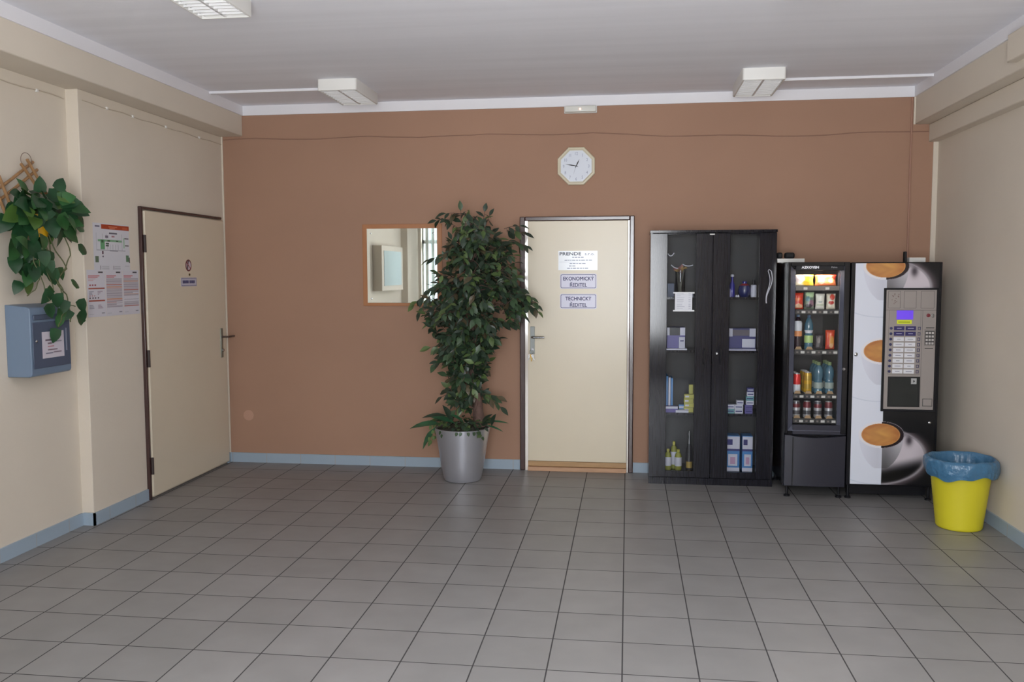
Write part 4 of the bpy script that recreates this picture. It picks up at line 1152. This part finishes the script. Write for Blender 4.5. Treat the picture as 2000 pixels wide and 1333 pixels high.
bottle('round_bottle', (.875, YI + .02, vz), [(.030, 0), (.046, .02), (.050, .05), (.040, .085), (.016, .10), (.016, .115), (.006, .118)], 22, 'squat round blue glass bottle in the middle of the top right shelf', 'bottle', None, [dkb, prd, bl_], [0, 0, 0, 1, 2, 2])
bottle('lotion_bottle', (.938, YI - .005, vz), [(.022, 0), (.022, .012), (.022, .085), (.018, .09), (.009, .098), (.009, .128), (.004, .13)], 20, 'white labelled bottle with black cap on the top right cabinet shelf', 'bottle', None, [pw, pk], [0, 0, 0, 1, 1, 1])
for k, x in enumerate((.812, .826)):
    tag(MB().lathe([(.006, 0), (.008, .008), (.002, .016)], (x, YI - .02, vz), 12).build('trinket', mat('pearl', (.8, .8, .9), .2)), ['small pearly stopper beside the violet bottle', 'small pearly stopper nearer the round blue bottle'][k], 'stopper')
# middle shelf
vz = 1.010
carton('open_box', (.375, YI + .06, vz + .012), .135, .12, .155, [pp, pw, pk], 'violet and white carton standing on papers on the middle left shelf', 'box', None, [(0, .14, .62, 1, 1), (.72, 1, .62, 1, 1), (.14, .72, .62, 1, 2)])
carton('card', (.418, YI - .012, vz + .012), .045, .006, .085, [pw, pn], 'white card leaning in front of the violet carton', 'card', None, [(.2, .8, .6, .7, 1)], rz=.15)
carton('paper_stack', (.375, YI + .04, vz), .16, .17, .011, [pw], 'flat white paper stack under the violet carton, left shelf', 'papers')
carton('open_box', (.858, YI + .07, vz + .012), .205, .13, .150, [pn, pw, mat('pack_brownish', S(92, 84, 92), .5)], 'navy and white display carton on papers on the middle right shelf', 'box', None, [(0, .18, .60, 1, 1), (.78, 1, .60, 1, 1), (.18, .78, .64, .94, 2), (.52, .98, .05, .48, 1)])
carton('paper_stack', (.858, YI + .04, vz), .20, .18, .011, [pw, pp], 'flat white paper stack under the navy carton, right shelf', 'papers', None, [(0, 1, .4, .7, 1)])
# third shelf
vz = .535
for k, (x, h_, mm, lb) in enumerate(((.312, .27, pb, 'tall blue folder standing outermost on the lower left shelf'), (.330, .26, pw, 'white folder standing between two blue ones on the lower left shelf'), (.348, .255, pb, 'blue folder standing innermost on the lower left shelf'))):
    carton('folder', (x + .002, YI + .10, vz), .015, .16, h_, [mm, pw], lb, 'folder', 'standing folders')
carton('flat_pack', (.345, YI, vz), .095, .05, .045, [pp, pw], 'violet flat pack in front of the folders', 'pack', None, [(0, 1, .6, 1, 1)])
carton('flat_pack', (.425, YI - .01, vz), .095, .05, .018, [pw], 'thin white pack lying at the shelf edge between folders and yellow packs', 'pack')
carton('flat_pack', (.43, YI + .05, vz), .05, .04, .05, [pb, pw], 'small blue pack behind the thin white pack', 'pack', None, [(0, 1, .5, .8, 1)])
for k in range(4):
    carton('yellow_pack', (.475 + .003 * (k % 2), YI + .03, vz + k * .034), .07, .05, .032, [py_, pw, pk], ['yellow pack at the bottom of the small stack in the cabinet', 'yellow pack second from the bottom of the small stack', 'yellow pack third from the bottom of the small stack', 'topmost lying yellow pack of the small stack'][k], 'pack', 'yellow packs in the cabinet', [(.1, .5, .3, .7, 1)])
carton('yellow_pack', (.492, YI + .03, vz + .137), .03, .04, .07, [py_, pw], 'yellow pack standing upright on top of the yellow stack', 'pack', 'yellow packs in the cabinet')
k = 0
soap = [(.785, 0, .055, pt), (.785, 1, .055, pw), (.845, 0, .06, pw), (.845, 1, .06, pw), (.853, 2, .05, pw), (.917, 0, .055, pp), (.917, 1, .055, pp), (.925, 2, .055, pw), (.925, 3, .055, pt), (.928, 4, .052, pw), (.928, 5, .05, pn)]
names = ['teal soap pack lowest at the left of the soap pile', 'white soap pack on the lowest teal one', 'white soap pack lowest in the middle of the pile', 'white soap pack second in the middle of the pile', 'topmost soap pack of the middle pile',
         'violet soap pack lowest in the tallest pile', 'violet soap pack second in the tallest pile', 'white soap pack third in the tallest pile', 'teal soap pack fourth in the tallest pile', 'white soap pack near the top of the tallest pile', 'navy soap pack crowning the tallest pile']
for (x, lv, w_, mm), nm in zip(soap, names):
    carton('soap_pack', (x, YI + .01, vz + lv * .0325), w_, .05, .031, [mm, pw, pn], nm, 'pack', 'soap packs in the cabinet', [(.1, .9, .35, .6, 2 if mm is not pn else 1)], rz=.0)
# bottom shelf
vz = .090
ybo = mat('yellow_liquid', S(140, 142, 56), .2); ylb = mat('pale_label', S(196, 196, 205), .4)
for x, y, h_, lb in ((.325, YI, .16, 'yellow bottle with pale label, nearest the left side of the cabinet bottom'), (.372, YI + .05, .21, 'taller yellow bottle set back between two others in the cabinet bottom'), (.402, YI - .005, .16, 'yellow bottle with wide pale label right of the other yellow ones')):
    bottle('yellow_bottle', (x, y, vz), [(.022, 0), (.026, .008), (.026, .03), (.0262, .032), (.0262, h_ * .62), (.026, h_ * .63), (.020, h_ * .78), (.009, h_ * .86), (.011, h_ * .87), (.011, h_ * .98), (.004, h_)], 18, lb, 'bottle', 'yellow bottles in the cabinet', [ybo, ylb, py_], [0, 0, 0, 1, 0, 0, 0, 2, 2, 2])
bottle('dark_bottle', (.484, YI + .01, vz), [(.022, 0), (.024, .01), (.024, .015), (.0242, .017), (.0242, .065), (.024, .067), (.022, .15), (.010, .20), (.010, .26), (.011, .265), (.004, .30)], 18, 'dark bottle with gold label and wrapped neck on the cabinet bottom', 'bottle', None, [pk, mat('gold_label', S(165, 140, 70), .4), steelg], [0, 0, 0, 1, 0, 0, 0, 2, 2, 2])
for x, w_, lb in ((.805, .105, 'wide blue washing powder box on the cabinet bottom'), (.915, .075, 'narrow blue washing powder box against the right cabinet stile')):
    carton('powder_box', (x, YI + .06, vz), w_, .12, .27, [pb, pw, pn, mat('pack_pink', S(190, 150, 180), .4)], lb, 'box', 'washing powder boxes', [(0, 1, .62, .98, 1), (.1, .5, .74, .9, 2), (0, 1, .57, .63, 2), (.2, .85, .15, .48, 1), (.35, .7, .2, .4, 3), (0, 1, .0, .10, 1)], rz=0)

# ------------------------------------------------------------------ snack vending machine
SX0, SX1, SY = 1.115, 1.528, -0.66
sm = thing('snack_machine', ((SX0 + SX1) / 2, -.38, 0), 'black glass-fronted snack machine with lit shelves beside the black cabinet', 'vending machine')
GX0, GX1, GZ0, GZ1 = 1.170, 1.468, 0.540, 1.592
mb = MB()   # carcass around the cavity
mb.box(SX0, SX0 + .025, -.62, -.08, .075, 1.66); mb.box(SX1 - .025, SX1, -.62, -.08, .075, 1.66)
mb.box(SX0 + .025, SX1 - .025, -.62, -.08, 1.615, 1.66); mb.box(SX0 + .025, SX1 - .025, -.62, -.08, .075, .50)
mb.box(SX0 + .025, SX1 - .025, -.10, -.08, .50, 1.615)
mb.build('case', blackg, sm, bevel=.006)
mb = MB()
dy0, dy1 = SY, -.622
mb.box(SX0, SX0 + .018, dy0, dy1, .46, 1.66); mb.box(GX1 + .022, SX1, dy0, dy1, .46, 1.66)
mb.box(SX0 + .018, GX1 + .022, dy0, dy1, 1.632, 1.66)
door = mb.build('door', blackg, sm, bevel=.004)
mb = MB()   # mitred bevels sloping in to the glass
o_ = [(SX0 + .018, .478), (GX1 + .022, .478), (GX1 + .022, 1.632), (SX0 + .018, 1.632)]
i_ = [(GX0, .520), (GX1, .520), (GX1, 1.600), (GX0, 1.600)]
vs = [(x, dy0 + .001, z) for x, z in o_] + [(x, dy0 + .030, z) for x, z in i_]
mb.add(vs, [(0, 1, 5, 4), (1, 2, 6, 5), (3, 0, 4, 7)])
mb.build('bevel', mat('grey_blue_plastic', (0.085, .09, .125), .25), door, smooth=False)
MB().box(GX0 - .002, GX1 + .022, dy0 + .004, dy0 + .012, 1.602, 1.650).build('header', black, sm, bevel=.002)
fr = Frame((1.205, dy0 + .0035, 1.611), (1, 0, 0))
lettering('lettering', 'AZKOYEN', fr, 0.0, 0.005, 0.022, mat('glowing_white_ink', (.85, .85, .9), .4, emis=((1, 1, 1), .15)), sm, 'LEFT', 1.12, .0010)  # printed letters with a faint glow added to their white, no lamp behind
lettering('lettering', 'Palma', fr, 0.197, 0.007, 0.017, mat('grey_letter', (.35, .35, .38), .4), sm, 'LEFT', 1.0, .0002)
MB().box(GX0, GX1, dy0 + .024, dy0 + .028, GZ0 - .018, 1.600).build('pane', glass('vending_glass', (.97, .97, .97), refl=.03), door)
# delivery flap and lower door
MB().box(GX0 - .002, SX1, dy0 + .004, dy1, .452, .520).build('delivery_flap', mat('dark_flap', (.025, .025, .04), .35), sm, bevel=.004)
mb = MB()
npt = 12; top = []
for k in range(npt + 1):
    q = k / npt; top.append((SX0 + (SX1 - SX0) * q, .448 + .0 - .016 * math.sin(q * PI) * (1 if q > .1 else 0)))
vsf = [(x, dy0 - .012 * math.sin((x - SX0) / (SX1 - SX0) * PI), z) for x, z in top] + [(x, dy0 - .012 * math.sin((x - SX0) / (SX1 - SX0) * PI), .085) for x, z in top]
vsb = [(v[0], dy1, v[2]) for v in vsf]
n1 = npt + 1
fs = []
for k in range(npt):
    fs += [(n1 + k, n1 + k + 1, k + 1, k), (2 * n1 + k, 2 * n1 + k + 1, 3 * n1 + k + 1, 3 * n1 + k), (k, k + 1, 2 * n1 + k + 1, 2 * n1 + k), (n1 + k, 3 * n1 + k, 3 * n1 + k + 1, n1 + k + 1)]
fs += [(0, 2 * n1, 3 * n1, n1), (npt, n1 + npt, 3 * n1 + npt, 2 * n1 + npt)]
mb.add(vsf + vsb, fs)
ld = mb.build('lower_door', mat('lower_door_plastic', (.022, .022, .034), .35), sm, bevel=.003)
mb = MB(); mb.box(SX0 + .052, SX0 + .058, dy0 - .011, dy0, .09, .435)
mb.build('seam', blackm, ld)
for x, y in ((SX0 + .03, -.61), (SX1 - .03, -.61), (SX0 + .03, -.12), (SX1 - .03, -.12)):
    MB().lathe([(.022, 0), (.022, .012), (.009, .016), (.009, .075)], (x, y, 0), 14).build('foot', black, sm)
MB().lathe([(.010, 0), (.010, .008), (.005, .012)], (1.502, dy0, .918), 14, ax='Y').build('lock', steelg, sm)
# liner of the cabinet
mb = MB(); mb.box(GX0 - .002, GX0 + .004, -.61, -.12, .50, 1.612); mb.box(GX1, GX1 + .006, -.61, -.12, .50, 1.612); mb.box(GX0, GX1, -.13, -.12, .50, 1.612)
mb.build('lining', mat('dark_lining', (.03, .032, .04), .4), sm)
trays = [1.495, 1.330, 1.048, .735, .560]
tagm = mat('price_tag', S(205, 205, 200), .5); tyel = mat('price_tag_warm', S(190, 170, 140), .5)
for k, z in enumerate(trays):
    tr = MB().box(GX0 + .005, GX1 - .001, -.615, -.14, z - .010, z - .004).box(GX0 + .005, GX1 - .001, -.622, -.615, z - .032, z).build('tray', mat('tray_black', (.03, .03, .032), .4) if k else mat('tray_grey', (.16, .15, .14), .4), sm)
    n_ = 2 if k == 0 else 4
    for j in range(n_):
        xc = 1.205 + (j * .147 + .01 if n_ == 2 else j * .0735)
        MB().box(xc + .012, xc + .038, -.6235, -.622, z - .026, z - .010).build('price_tag', tagm, tr)
        MB().box(xc - .018, xc - .004, -.6235, -.622, z - .024, z - .012).build('code_tag', mat('code_tag', S(120, 112, 108), .5), tr)
# interior lamp of the machine
MB().box(GX0 + .02, GX1 - .02, -.605, -.585, 1.603, 1.613).build('lamp', mat('lit_tube', (.9, .9, .85), .4, emis=((1.0, .93, .8), 3)), sm)
il = area('machine_lamp', ((GX0 + GX1) / 2, -.595, 1.592), (math.radians(-12), 0, 0), .26, .03, 1.7, (1.0, .92, .80)); il.parent = None
li = [1.205, 1.279, 1.352, 1.426]
tg = 'packs in the snack machine'
def pk_(name, x, z, w_, h_, d_, base, blobs, label, cat='snack', seed=0, y=-.56):
    o = pillow(name, (x, y, z), w_, h_, d_, bagcol(base, blobs), seed); return tag(o, label, cat, tg)
z = trays[0]
pk_('croissant_pack', 1.243, z, .125, .078, .05, (235, 225, 200), [(.62, .45, .3, .5, (235, 190, 40)), (.95, .5, .2, .7, (240, 225, 70)), (.2, .6, .25, .35, (240, 225, 225))], 'yellow and white snack pack on the top tray, left of the orange one', seed=1)
pk_('snack_pack', 1.386, z, .145, .078, .05, (222, 120, 72), [(.3, .55, .2, .4, (240, 205, 180)), (.62, .5, .25, .32, (245, 190, 110)), (.72, .5, .1, .25, (250, 235, 190)), (.95, .85, .2, .3, (190, 50, 30))], 'orange snack pack on the top tray', seed=2)
z = trays[1]
pk_('snack_pack', li[0], z, .068, .115, .035, (222, 62, 36), [(.5, .2, .4, .14, (235, 190, 150)), (.4, .62, .3, .1, (240, 120, 60))], 'red snack bag at the left end of the second tray', seed=3)
pk_('snack_pack', li[1], z, .066, .122, .035, (120, 140, 120), [(.6, .85, .5, .15, (190, 220, 170)), (.3, .6, .25, .15, (80, 130, 140)), (.7, .35, .3, .2, (150, 110, 130)), (.4, .2, .4, .12, (60, 50, 60))], 'green and grey patterned snack bag on the second tray', seed=4)
pk_('snack_pack', li[2], z, .062, .110, .030, (238, 238, 225), [(.5, .28, .42, .05, (170, 190, 140)), (.5, .48, .3, .05, (190, 200, 190))], 'white biscuit pack on the second tray', seed=5)
pk_('snack_pack', li[3], z, .062, .110, .030, (236, 228, 205), [(.6, .78, .28, .2, (214, 70, 50)), (.5, .42, .3, .12, (205, 50, 44))], 'white pack with red squares at the right end of the second tray', seed=6)
z = trays[2]
pk_('snack_pack', li[2], z, .060, .105, .032, (74, 68, 72), [(.4, .6, .2, .2, (120, 110, 110)), (.6, .3, .3, .1, (50, 44, 50))], 'dark snack bag on the third tray', seed=7)
pk_('snack_pack', li[3], z, .064, .135, .035, (212, 70, 34), [(.65, .4, .25, .3, (225, 160, 80)), (.4, .15, .3, .1, (190, 40, 40)), (.4, .7, .12, .2, (230, 110, 50)), (.6, .2, .2, .12, (235, 190, 140))], 'orange-red snack bag at the right end of the third tray', seed=8)
wat = mat('water_blue_plastic', S(62, 108, 130), .10, spec=.9); capb = mat('cap_blue', S(60, 90, 120), .4); capg = mat('cap_green', S(120, 140, 96), .4)
cola = mat('dark_drink', S(44, 28, 40), .15, spec=.7); orl = mat('orange_label', S(226, 150, 96), .4); whl = mat('white_label', S(215, 220, 228), .4); grl = mat('green_label', S(178, 208, 130), .4)
bottle('soft_drink_bottle', (li[0], -.57, z), [(.024, 0), (.028, .008), (.026, .09), (.0282, .092), (.0282, .128), (.026, .13), (.028, .145), (.028, .185), (.022, .20), (.011, .225), (.012, .228), (.012, .245), (.004, .246)], 20, 'dark bottle with orange label at the left end of the third tray', 'bottle', tg, [cola, orl, whl, capb], [0, 0, 0, 1, 1, 2, 2, 2, 0, 0, 3, 3])
bottle('water_bottle', (li[1], -.57, z), [(.026, 0), (.030, .008), (.028, .045), (.0302, .047), (.0302, .098), (.028, .10), (.024, .115), (.030, .135), (.029, .175), (.018, .21), (.011, .222), (.012, .225), (.012, .24), (.004, .242)], 20, 'clear blue water bottle with pale green label on the third tray', 'bottle', tg, [wat, grl, whl, capb], [0, 0, 0, 1, 0, 0, 2, 0, 0, 0, 3, 3, 3])
z = trays[3]
redc = mat('can_red', S(214, 52, 52), .3, metal=.2); yelc = mat('can_yellow', S(196, 156, 40), .3, metal=.2); yel2 = mat('can_ochre', S(170, 140, 50), .3, metal=.2)
silc = mat('can_silver', S(190, 192, 196), .3, metal=.5); sild = mat('can_dark_mark', S(110, 44, 52), .35, metal=.2); silg = mat('can_grey', S(92, 92, 98), .3, metal=.4)
rowname = ['front', 'second', 'third']
def can(x, y, z, h_, r_, ms, mis, label, group):
    pr = [(r_ * .8, 0), (r_, .008), (r_, h_ * .22), (r_, h_ * .45), (r_, h_ * .62), (r_, h_ * .85), (r_ * .82, h_ * .97), (r_ * .84, h_), (r_ * .7, h_), (r_ * .68, h_ - .003)]
    return bottle('drink_can', (x, y, z), pr, 20, label, 'can', group, ms, mis)
for j in range(3):
    can(li[0], -.57 + .07 * j, z, .140, .026, [silc, redc, whl], [0, 2, 2, 1, 1, 1, 0, 0, 0], 'red and white can, ' + ['front of the left lane on the fourth tray', 'second of the left lane on the fourth tray', 'third of the left lane on the fourth tray'][j], 'cans on the fourth tray')
    can(li[1], -.57 + .07 * j, z, .150, .028, [silc, yelc, yel2], [0, 1, 2, 1, 2, 1, 0, 0, 0], 'yellow can, ' + ['front of its lane beside the water bottles', 'second in its lane beside the water bottles', 'third in its lane beside the water bottles'][j], 'cans on the fourth tray')
    for xx, nm in ((li[2], 'left water lane'), (li[3], 'right water lane')):
        bottle('water_bottle', (xx, -.57 + .075 * j, z), [(.026, 0), (.031, .008), (.029, .035), (.0312, .037), (.0312, .080), (.029, .082), (.025, .100), (.032, .125), (.031, .165), (.024, .185), (.012, .200), (.014, .203), (.014, .222), (.004, .224)], 20,
               'blue water bottle with pale label, %s of the %s on the fourth tray' % (rowname[j], nm), 'bottle', 'water bottles on the fourth tray', [wat, mat('pale_water_label', S(150, 165, 160), .4), capb, capg], [0, 0, 0, 1, 0, 0, 0, 0, 0, 0, 3, 3, 3])
z = trays[4]
for k in range(4):
    can(li[k], -.57, z, .118, .027, [silc, sild, silg], [0, 0, 2, 0, 1, 1 if k % 2 else 2, 0, 0, 0], ['silver can with dark mark at the left end of the bottom tray', 'silver can second from the left on the bottom tray', 'silver can third from the left on the bottom tray', 'silver can at the right end of the bottom tray'][k], 'cans on the bottom tray')

# pushers in front of the standing lanes
pshm = mat('tan_pusher', S(168, 140, 104), .5)
for z in trays[2:]:
    for k in range(4):
        if z == trays[2] and k > 1: continue
        a, y = li[k], -.606
        MB().add([(a - .024, y, z), (a + .024, y, z), (a + .014, y, z + .020), (a - .014, y, z + .020), (a - .024, y + .004, z), (a + .024, y + .004, z), (a + .014, y + .004, z + .020), (a - .014, y + .004, z + .020)],
                 [(0, 1, 2, 3), (7, 6, 5, 4), (0, 4, 5, 1), (1, 5, 6, 2), (2, 6, 7, 3), (3, 7, 4, 0)]).build('lane_stop', pshm, sm, smooth=False)
# power strip board and black adapters on the snack machine
tag(MB().box(1.092, 1.285, -.34, -.22, 1.661, 1.690).build('white_board', whitep, bevel=.002), 'white flat box lying on the snack machine beside the cabinet', 'box')
tag(MB().box(1.095, 1.132, -.33, -.26, 1.6905, 1.735).build('adapter', blackm, bevel=.012), 'small black adapter next to the cabinet on the white box', 'adapter', 'black adapters')
tag(MB().box(1.150, 1.218, -.33, -.26, 1.6905, 1.735).build('adapter', blackm, bevel=.014), 'larger black adapter on the white box above the snack machine', 'adapter', 'black adapters')

# ------------------------------------------------------------------ coffee machine
KX0, KX1 = 1.536, 2.130
cm = thing('coffee_machine', ((KX0 + KX1) / 2, -.38, 0), 'wide coffee vending machine printed with espresso cups next to the yellow bin', 'vending machine')
MB().box(KX0, KX1, -.618, -.10, .103, 1.655).build('case', blackg, cm, bevel=.005)
MB().box(KX0, KX1, -.655, -.619, .103, 1.657).build('door', blackg, cm, bevel=.004)
MB().box(KX0 + .03, KX1 - .03, -.56, -.53, .02, .103).build('kickplate', black, cm)
for x, y in ((KX0 + .025, -.61), (KX1 - .03, -.61), (KX0 + .025, -.14), (KX1 - .03, -.14)):
    MB().lathe([(.022, 0), (.022, .010), (.010, .014), (.010, .103)], (x, y, 0), 14).build('foot', black, cm)
PX0, PZ0 = 1.563, .110
PWd, PH = 2.112 - PX0, 1.650 - PZ0
XS = 1.772
def sst(e0, e1, x):
    t_ = np.clip((x - e0) / (e1 - e0), 0, 1); return t_ * t_ * (3 - 2 * t_)
def cups(U, V):
    X = U + PX0; Z = V + PZ0
    leftm = X < XS
    base = np.where(leftm[..., None], np.array([222, 226, 238.]), np.array([14, 14, 18.]))
    C = base.copy()
    def over(a, col): C[:] = C * (1 - a[..., None]) + np.array(col, float) * a[..., None] if np.ndim(col) == 1 else C * (1 - a[..., None]) + col * a[..., None]
    for cz in (.462, 1.045, 1.630):
        cx = 1.764
        x = X - cx; z = Z - cz
        # saucer
        e = ((x + .03) / .325) ** 2 + ((z + .150) / .200) ** 2
        under = (z < .03)
        rim = np.exp(-((np.sqrt(e) - 1.0) / .045) ** 2) * (~leftm) * sst(-.36, -.26, -0 * x + x * 1.2 + .0) * (z < .06)
        halo = np.exp(-((np.sqrt(e) - 1.06) / .10) ** 2) * (~leftm) * (z < .02) * .55
        over(np.clip(halo, 0, 1), (120, 104, 108)); over(np.clip(rim, 0, 1) * .85, (172, 166, 172))
        # pale well of the saucer right of the cup, dark below it
        lit = (~leftm) * sst(1.0, .93, e) * sst(-.27, -.17, z - .25 * (x - .1)) * (1 - sst(-.02, .03, z)) * (x > -.02)
        over(np.clip(lit, 0, 1), (206, 197, 204))
        hs = np.exp(-(((x - .185) / .022) ** 2 + ((z + .035) / .035) ** 2)) * (~leftm) * (e < .99); over(np.clip(hs, 0, 1) * .85, (44, 38, 44))
        # soft saucer line on the white side
        ln = np.exp(-((np.sqrt(e) - 1.0) / .012) ** 2) * leftm * (z < -.02); over(ln * .35, (150, 165, 185))
        # cup body
        tt = np.clip((-z) / .235, 0, 1.2)
        hwd = .150 * np.sqrt(np.clip(1 - tt ** 1.75 * .93, 0, 1))
        body = (np.abs(x) < hwd) & (z < 0) & (z > -.235)
        sh = 225 - 95 * np.clip(tt, 0, 1) * (x > -.02) + 30 * sst(.02, .14, x) - 25 * np.exp(-((x - .02) / .05) ** 2)
        sh = np.where(leftm, 216 - 12 * np.clip(1 - np.abs(x + .02) / .10, 0, 1), sh * .80)
        colb = np.stack([sh, sh * np.where(leftm, 1.01, .985), sh * np.where(leftm, 1.07, 1.02)], -1)
        over(body.astype(float), colb)
        if cz < 1.7: pass
        # rim and coffee
        er = (x / .153) ** 2 + (z / .094) ** 2
        over(((er < 1) & (er > .0)).astype(float), np.where(leftm[..., None], np.array([228, 226, 232.]), np.array([150, 142, 150.])))
        over(((er < .95) & (x > .0) & (er > .6)).astype(float), (34, 24, 28))
        ec = ((x + .004) / .128) ** 2 + (z / .078) ** 2
        sw = .5 + .35 * np.sin(18 * x + 2.5 * np.sin(40 * z + 9 * x)) * np.cos(38 * z - 10 * x) + .1 * np.sin(90 * x + 3 * np.sin(70 * z))
        cof = np.stack([188 + 26 * sw - 18 * ec, 132 + 28 * sw - 28 * ec, 76 + 14 * sw - 16 * ec], -1)
        over((ec < 1).astype(float), cof)
        over((np.abs(ec - .97) < .05).astype(float) * .6, (214, 160, 100))
    return np.clip(C, 0, 255)
grid_art('cup_print', Frame((PX0, -.6552, PZ0), (1, 0, 0)), PWd, PH, 184, 514, cups, parent=cm, rough=.30, matname='printed_front', thick=.0008)
# raised control panel
FP = Frame((1.752, -.6562, .628), (1, 0, 0))
mb = MB(); FP.box(mb, 0, .356, 0, .853, 0, .012); pf = mb.build('panel_frame', black, cm, bevel=.003)
gp = mat('panel_grey', S(158, 150, 146), .38, noise=((2, 2, 2), .02), metal=.2)
FQ = Frame((1.767, -.6682, .645), (1, 0, 0))
def qb(mb, x0, x1, z0, z1, d0, d1, mi=0): FQ.box(mb, x0 - 1.767, x1 - 1.767, z0 - .645, z1 - .645, d0, d1, mi)
mb = MB(); qb(mb, 1.767, 2.093, .645, 1.468, 0, .003); face = mb.build('control_panel', gp, cm, bevel=.001)
mb = MB(); dk = mat('groove', (.06, .055, .055), .6)
def outline(mb, x0, x1, z0, z1, t_=.0016, d=.0036):
    qb(mb, x0, x1, z0, z0 + t_, .003, d); qb(mb, x0, x1, z1 - t_, z1, .003, d); qb(mb, x0, x0 + t_, z0, z1, .003, d); qb(mb, x1 - t_, x1, z0, z1, .003, d)
for a, b_ in ((1.779, 1.859), (1.882, 1.962), (1.992, 2.078)): outline(mb, a, b_, 1.343, 1.460)
qb(mb, 1.767, 2.093, 1.329, 1.331, .003, .0036); outline(mb, 1.787, 1.995, .888, 1.331, .001)
qb(mb, 2.005, 2.0065, .66, 1.329, .003, .0034); outline(mb, 2.022, 2.089, 1.088, 1.200, .0012)
mb.build('groove', dk, cm, smooth=False)
mb = MB(); rs = random.Random(2)
for k in range(16): a = rs.uniform(1.80, 1.845); b_ = rs.uniform(1.36, 1.44); qb(mb, a, a + rs.uniform(.003, .01), b_, b_ + .004, .003, .0034)
mb.build('pictogram', mat('brown_mark', S(110, 80, 78), .5), cm)
mb = MB(); qb(mb, 1.836, 1.944, 1.266, 1.328, .003, .006)
mb.build('display', mat('violet_display', S(90, 62, 190), .3, emis=(S(110, 70, 225), .55)), cm)
mb = MB(); qb(mb, 1.840, 1.936, 1.236, 1.262, .003, .0045); mb.build('yellow_label', mat('neon_label', S(222, 232, 40), .4), cm)
mb = MB(); qb(mb, 1.848, 1.925, 1.245, 1.251, .0045, .0048); mb.build('label_text', mat('olive_ink', S(120, 130, 30), .5), cm)
selw = mat('selection_white', S(220, 220, 226), .35); seln = mat('selection_navy', S(50, 44, 100), .35); btn = mat('button_navy', S(48, 48, 92), .35)
for k in range(9):
    zc = 1.205 - k * .0372
    for c_ in range(2):
        x0 = 1.822 - .0006 * k + c_ * .075
        mb = MB(); qb(mb, x0, x0 + .068, zc - .014, zc + .014, .003, .0055)
        lb_ = mb.build('selection_label', seln if k < 2 else selw, cm, bevel=.001)
        mb = MB(); ww = [.03, .04, .022, .036][(k * 3 + c_) % 4]
        qb(mb, x0 + .034 - ww / 2, x0 + .034 + ww / 2, zc - .002, zc + .002, .0055, .0058); mb.build('label_text', mat('pale_print', S(130, 130, 150), .5) if k >= 2 else mat('white_print', S(190, 190, 215), .5), lb_)
    mb = MB(); c0 = FQ(1.803 - 1.767 - .0006 * k, zc - .645, .003)
    mb.lathe([(.0095, 0), (.0095, .004), (.004, .005)], tuple(c0), 14, ax='Y'); mb.build('button', btn, cm)
    mb = MB(); x0 = 1.978 - .0006 * k; qb(mb, x0, x0 + .017, zc - .011, zc + .011, .003, .006); bb = mb.build('button', btn, cm)
    mb = MB(); qb(mb, x0 + .003, x0 + .012, zc - .007, zc + .007, .006, .0064); mb.build('button_face', gp, bb)
key = mat('keypad_key', S(190, 185, 182), .35)
mb = MB(); qb(mb, 2.026, 2.086, 1.092, 1.190, .003, .0045); kp = mb.build('keypad', dk, cm)
for i in range(3):
    for j in range(4):
        mb = MB(); x0 = 2.030 + i * .0190; z0 = 1.096 + j * .0235
        qb(mb, x0, x0 + .013, z0, z0 + .014, .0045, .007); mb.build('key', key, kp)
mb = MB(); qb(mb, 2.030, 2.084, 1.206, 1.212, .003, .0035); qb(mb, 2.026, 2.080, 1.066, 1.071, .003, .0035); mb.build('caption', inkb, cm)
mb = MB(); mb.lathe([(.013, 0), (.013, .003), (.006, .005)], tuple(FQ(2.042 - 1.767, 1.294 - .645, .003)), 16, ax='Y'); mb.build('return_button', mat('dark_red', S(120, 42, 50), .35), cm)
mb = MB(); mb.lathe([(.014, 0), (.013, .003), (.006, .004)], tuple(FQ(2.073 - 1.767, 1.292 - .645, .003)), 16, ax='Y'); cs = mb.build('coin_slot', chrome, cm)
mb = MB(); qb(mb, 2.071, 2.074, 1.280, 1.304, .0072, .0078); mb.build('slit', blackm, cs)
# cup hatch
mb = MB(); qb(mb, 1.792, 2.002, .662, .872, .003, .008)
hatch = mb.build('cup_hatch', blackm, cm, bevel=.002)
mb = MB(); qb(mb, 1.806, 1.990, .672, .862, .008, .0095)
mb.build('flap', mat('smoked_acrylic', (.02, .024, .024), .12), hatch)
mb = MB(); qb(mb, 1.942, 1.978, .822, .862, .0095, .0105); st_ = mb.build('sticker', mat('sticker_grey', S(176, 176, 176), .4), hatch)
mb = MB(); p0 = FQ(1.956 - 1.767, .832 - .645, .0112)
mb.add([p0, p0 + Vector((.012, 0, .010)), p0 + Vector((0, 0, .020))], [(0, 1, 2)]); mb.build('arrow', inkb, st_)
mb = MB(); qb(mb, 2.026, 2.080, .672, .718, .003, .008); mb.build('coin_return', gp, cm, bevel=.003)
mb = MB(); outline(mb, 2.022, 2.086, .668, .722, .003, .0045); mb.build('coin_return_frame', dk, cm)
MB().lathe([(.009, 0), (.009, .006), (.004, .009)], (2.078, -.656, .553), 14, ax='Y').build('lock', chrome, cm)
MB().lathe([(.013, 0), (.013, .010), (.006, .014)], (1.578, -.656, 1.022), 16, ax='Y').build('lock', chrome, cm)
# items on top of the coffee machine
tag(MB().box(1.985, 2.095, -.42, -.34, 1.6575, 1.692).build('white_socket', whitep, bevel=.004), 'white socket box lying on top of the coffee machine', 'socket box')
tag(MB().box(1.957, 1.974, -.40, -.36, 1.6575, 1.735).build('black_plug', blackm, bevel=.005), 'narrow black plug standing beside the white socket box', 'plug')

for o in bpy.data.objects:
    if '_org' in o: del o['_org']
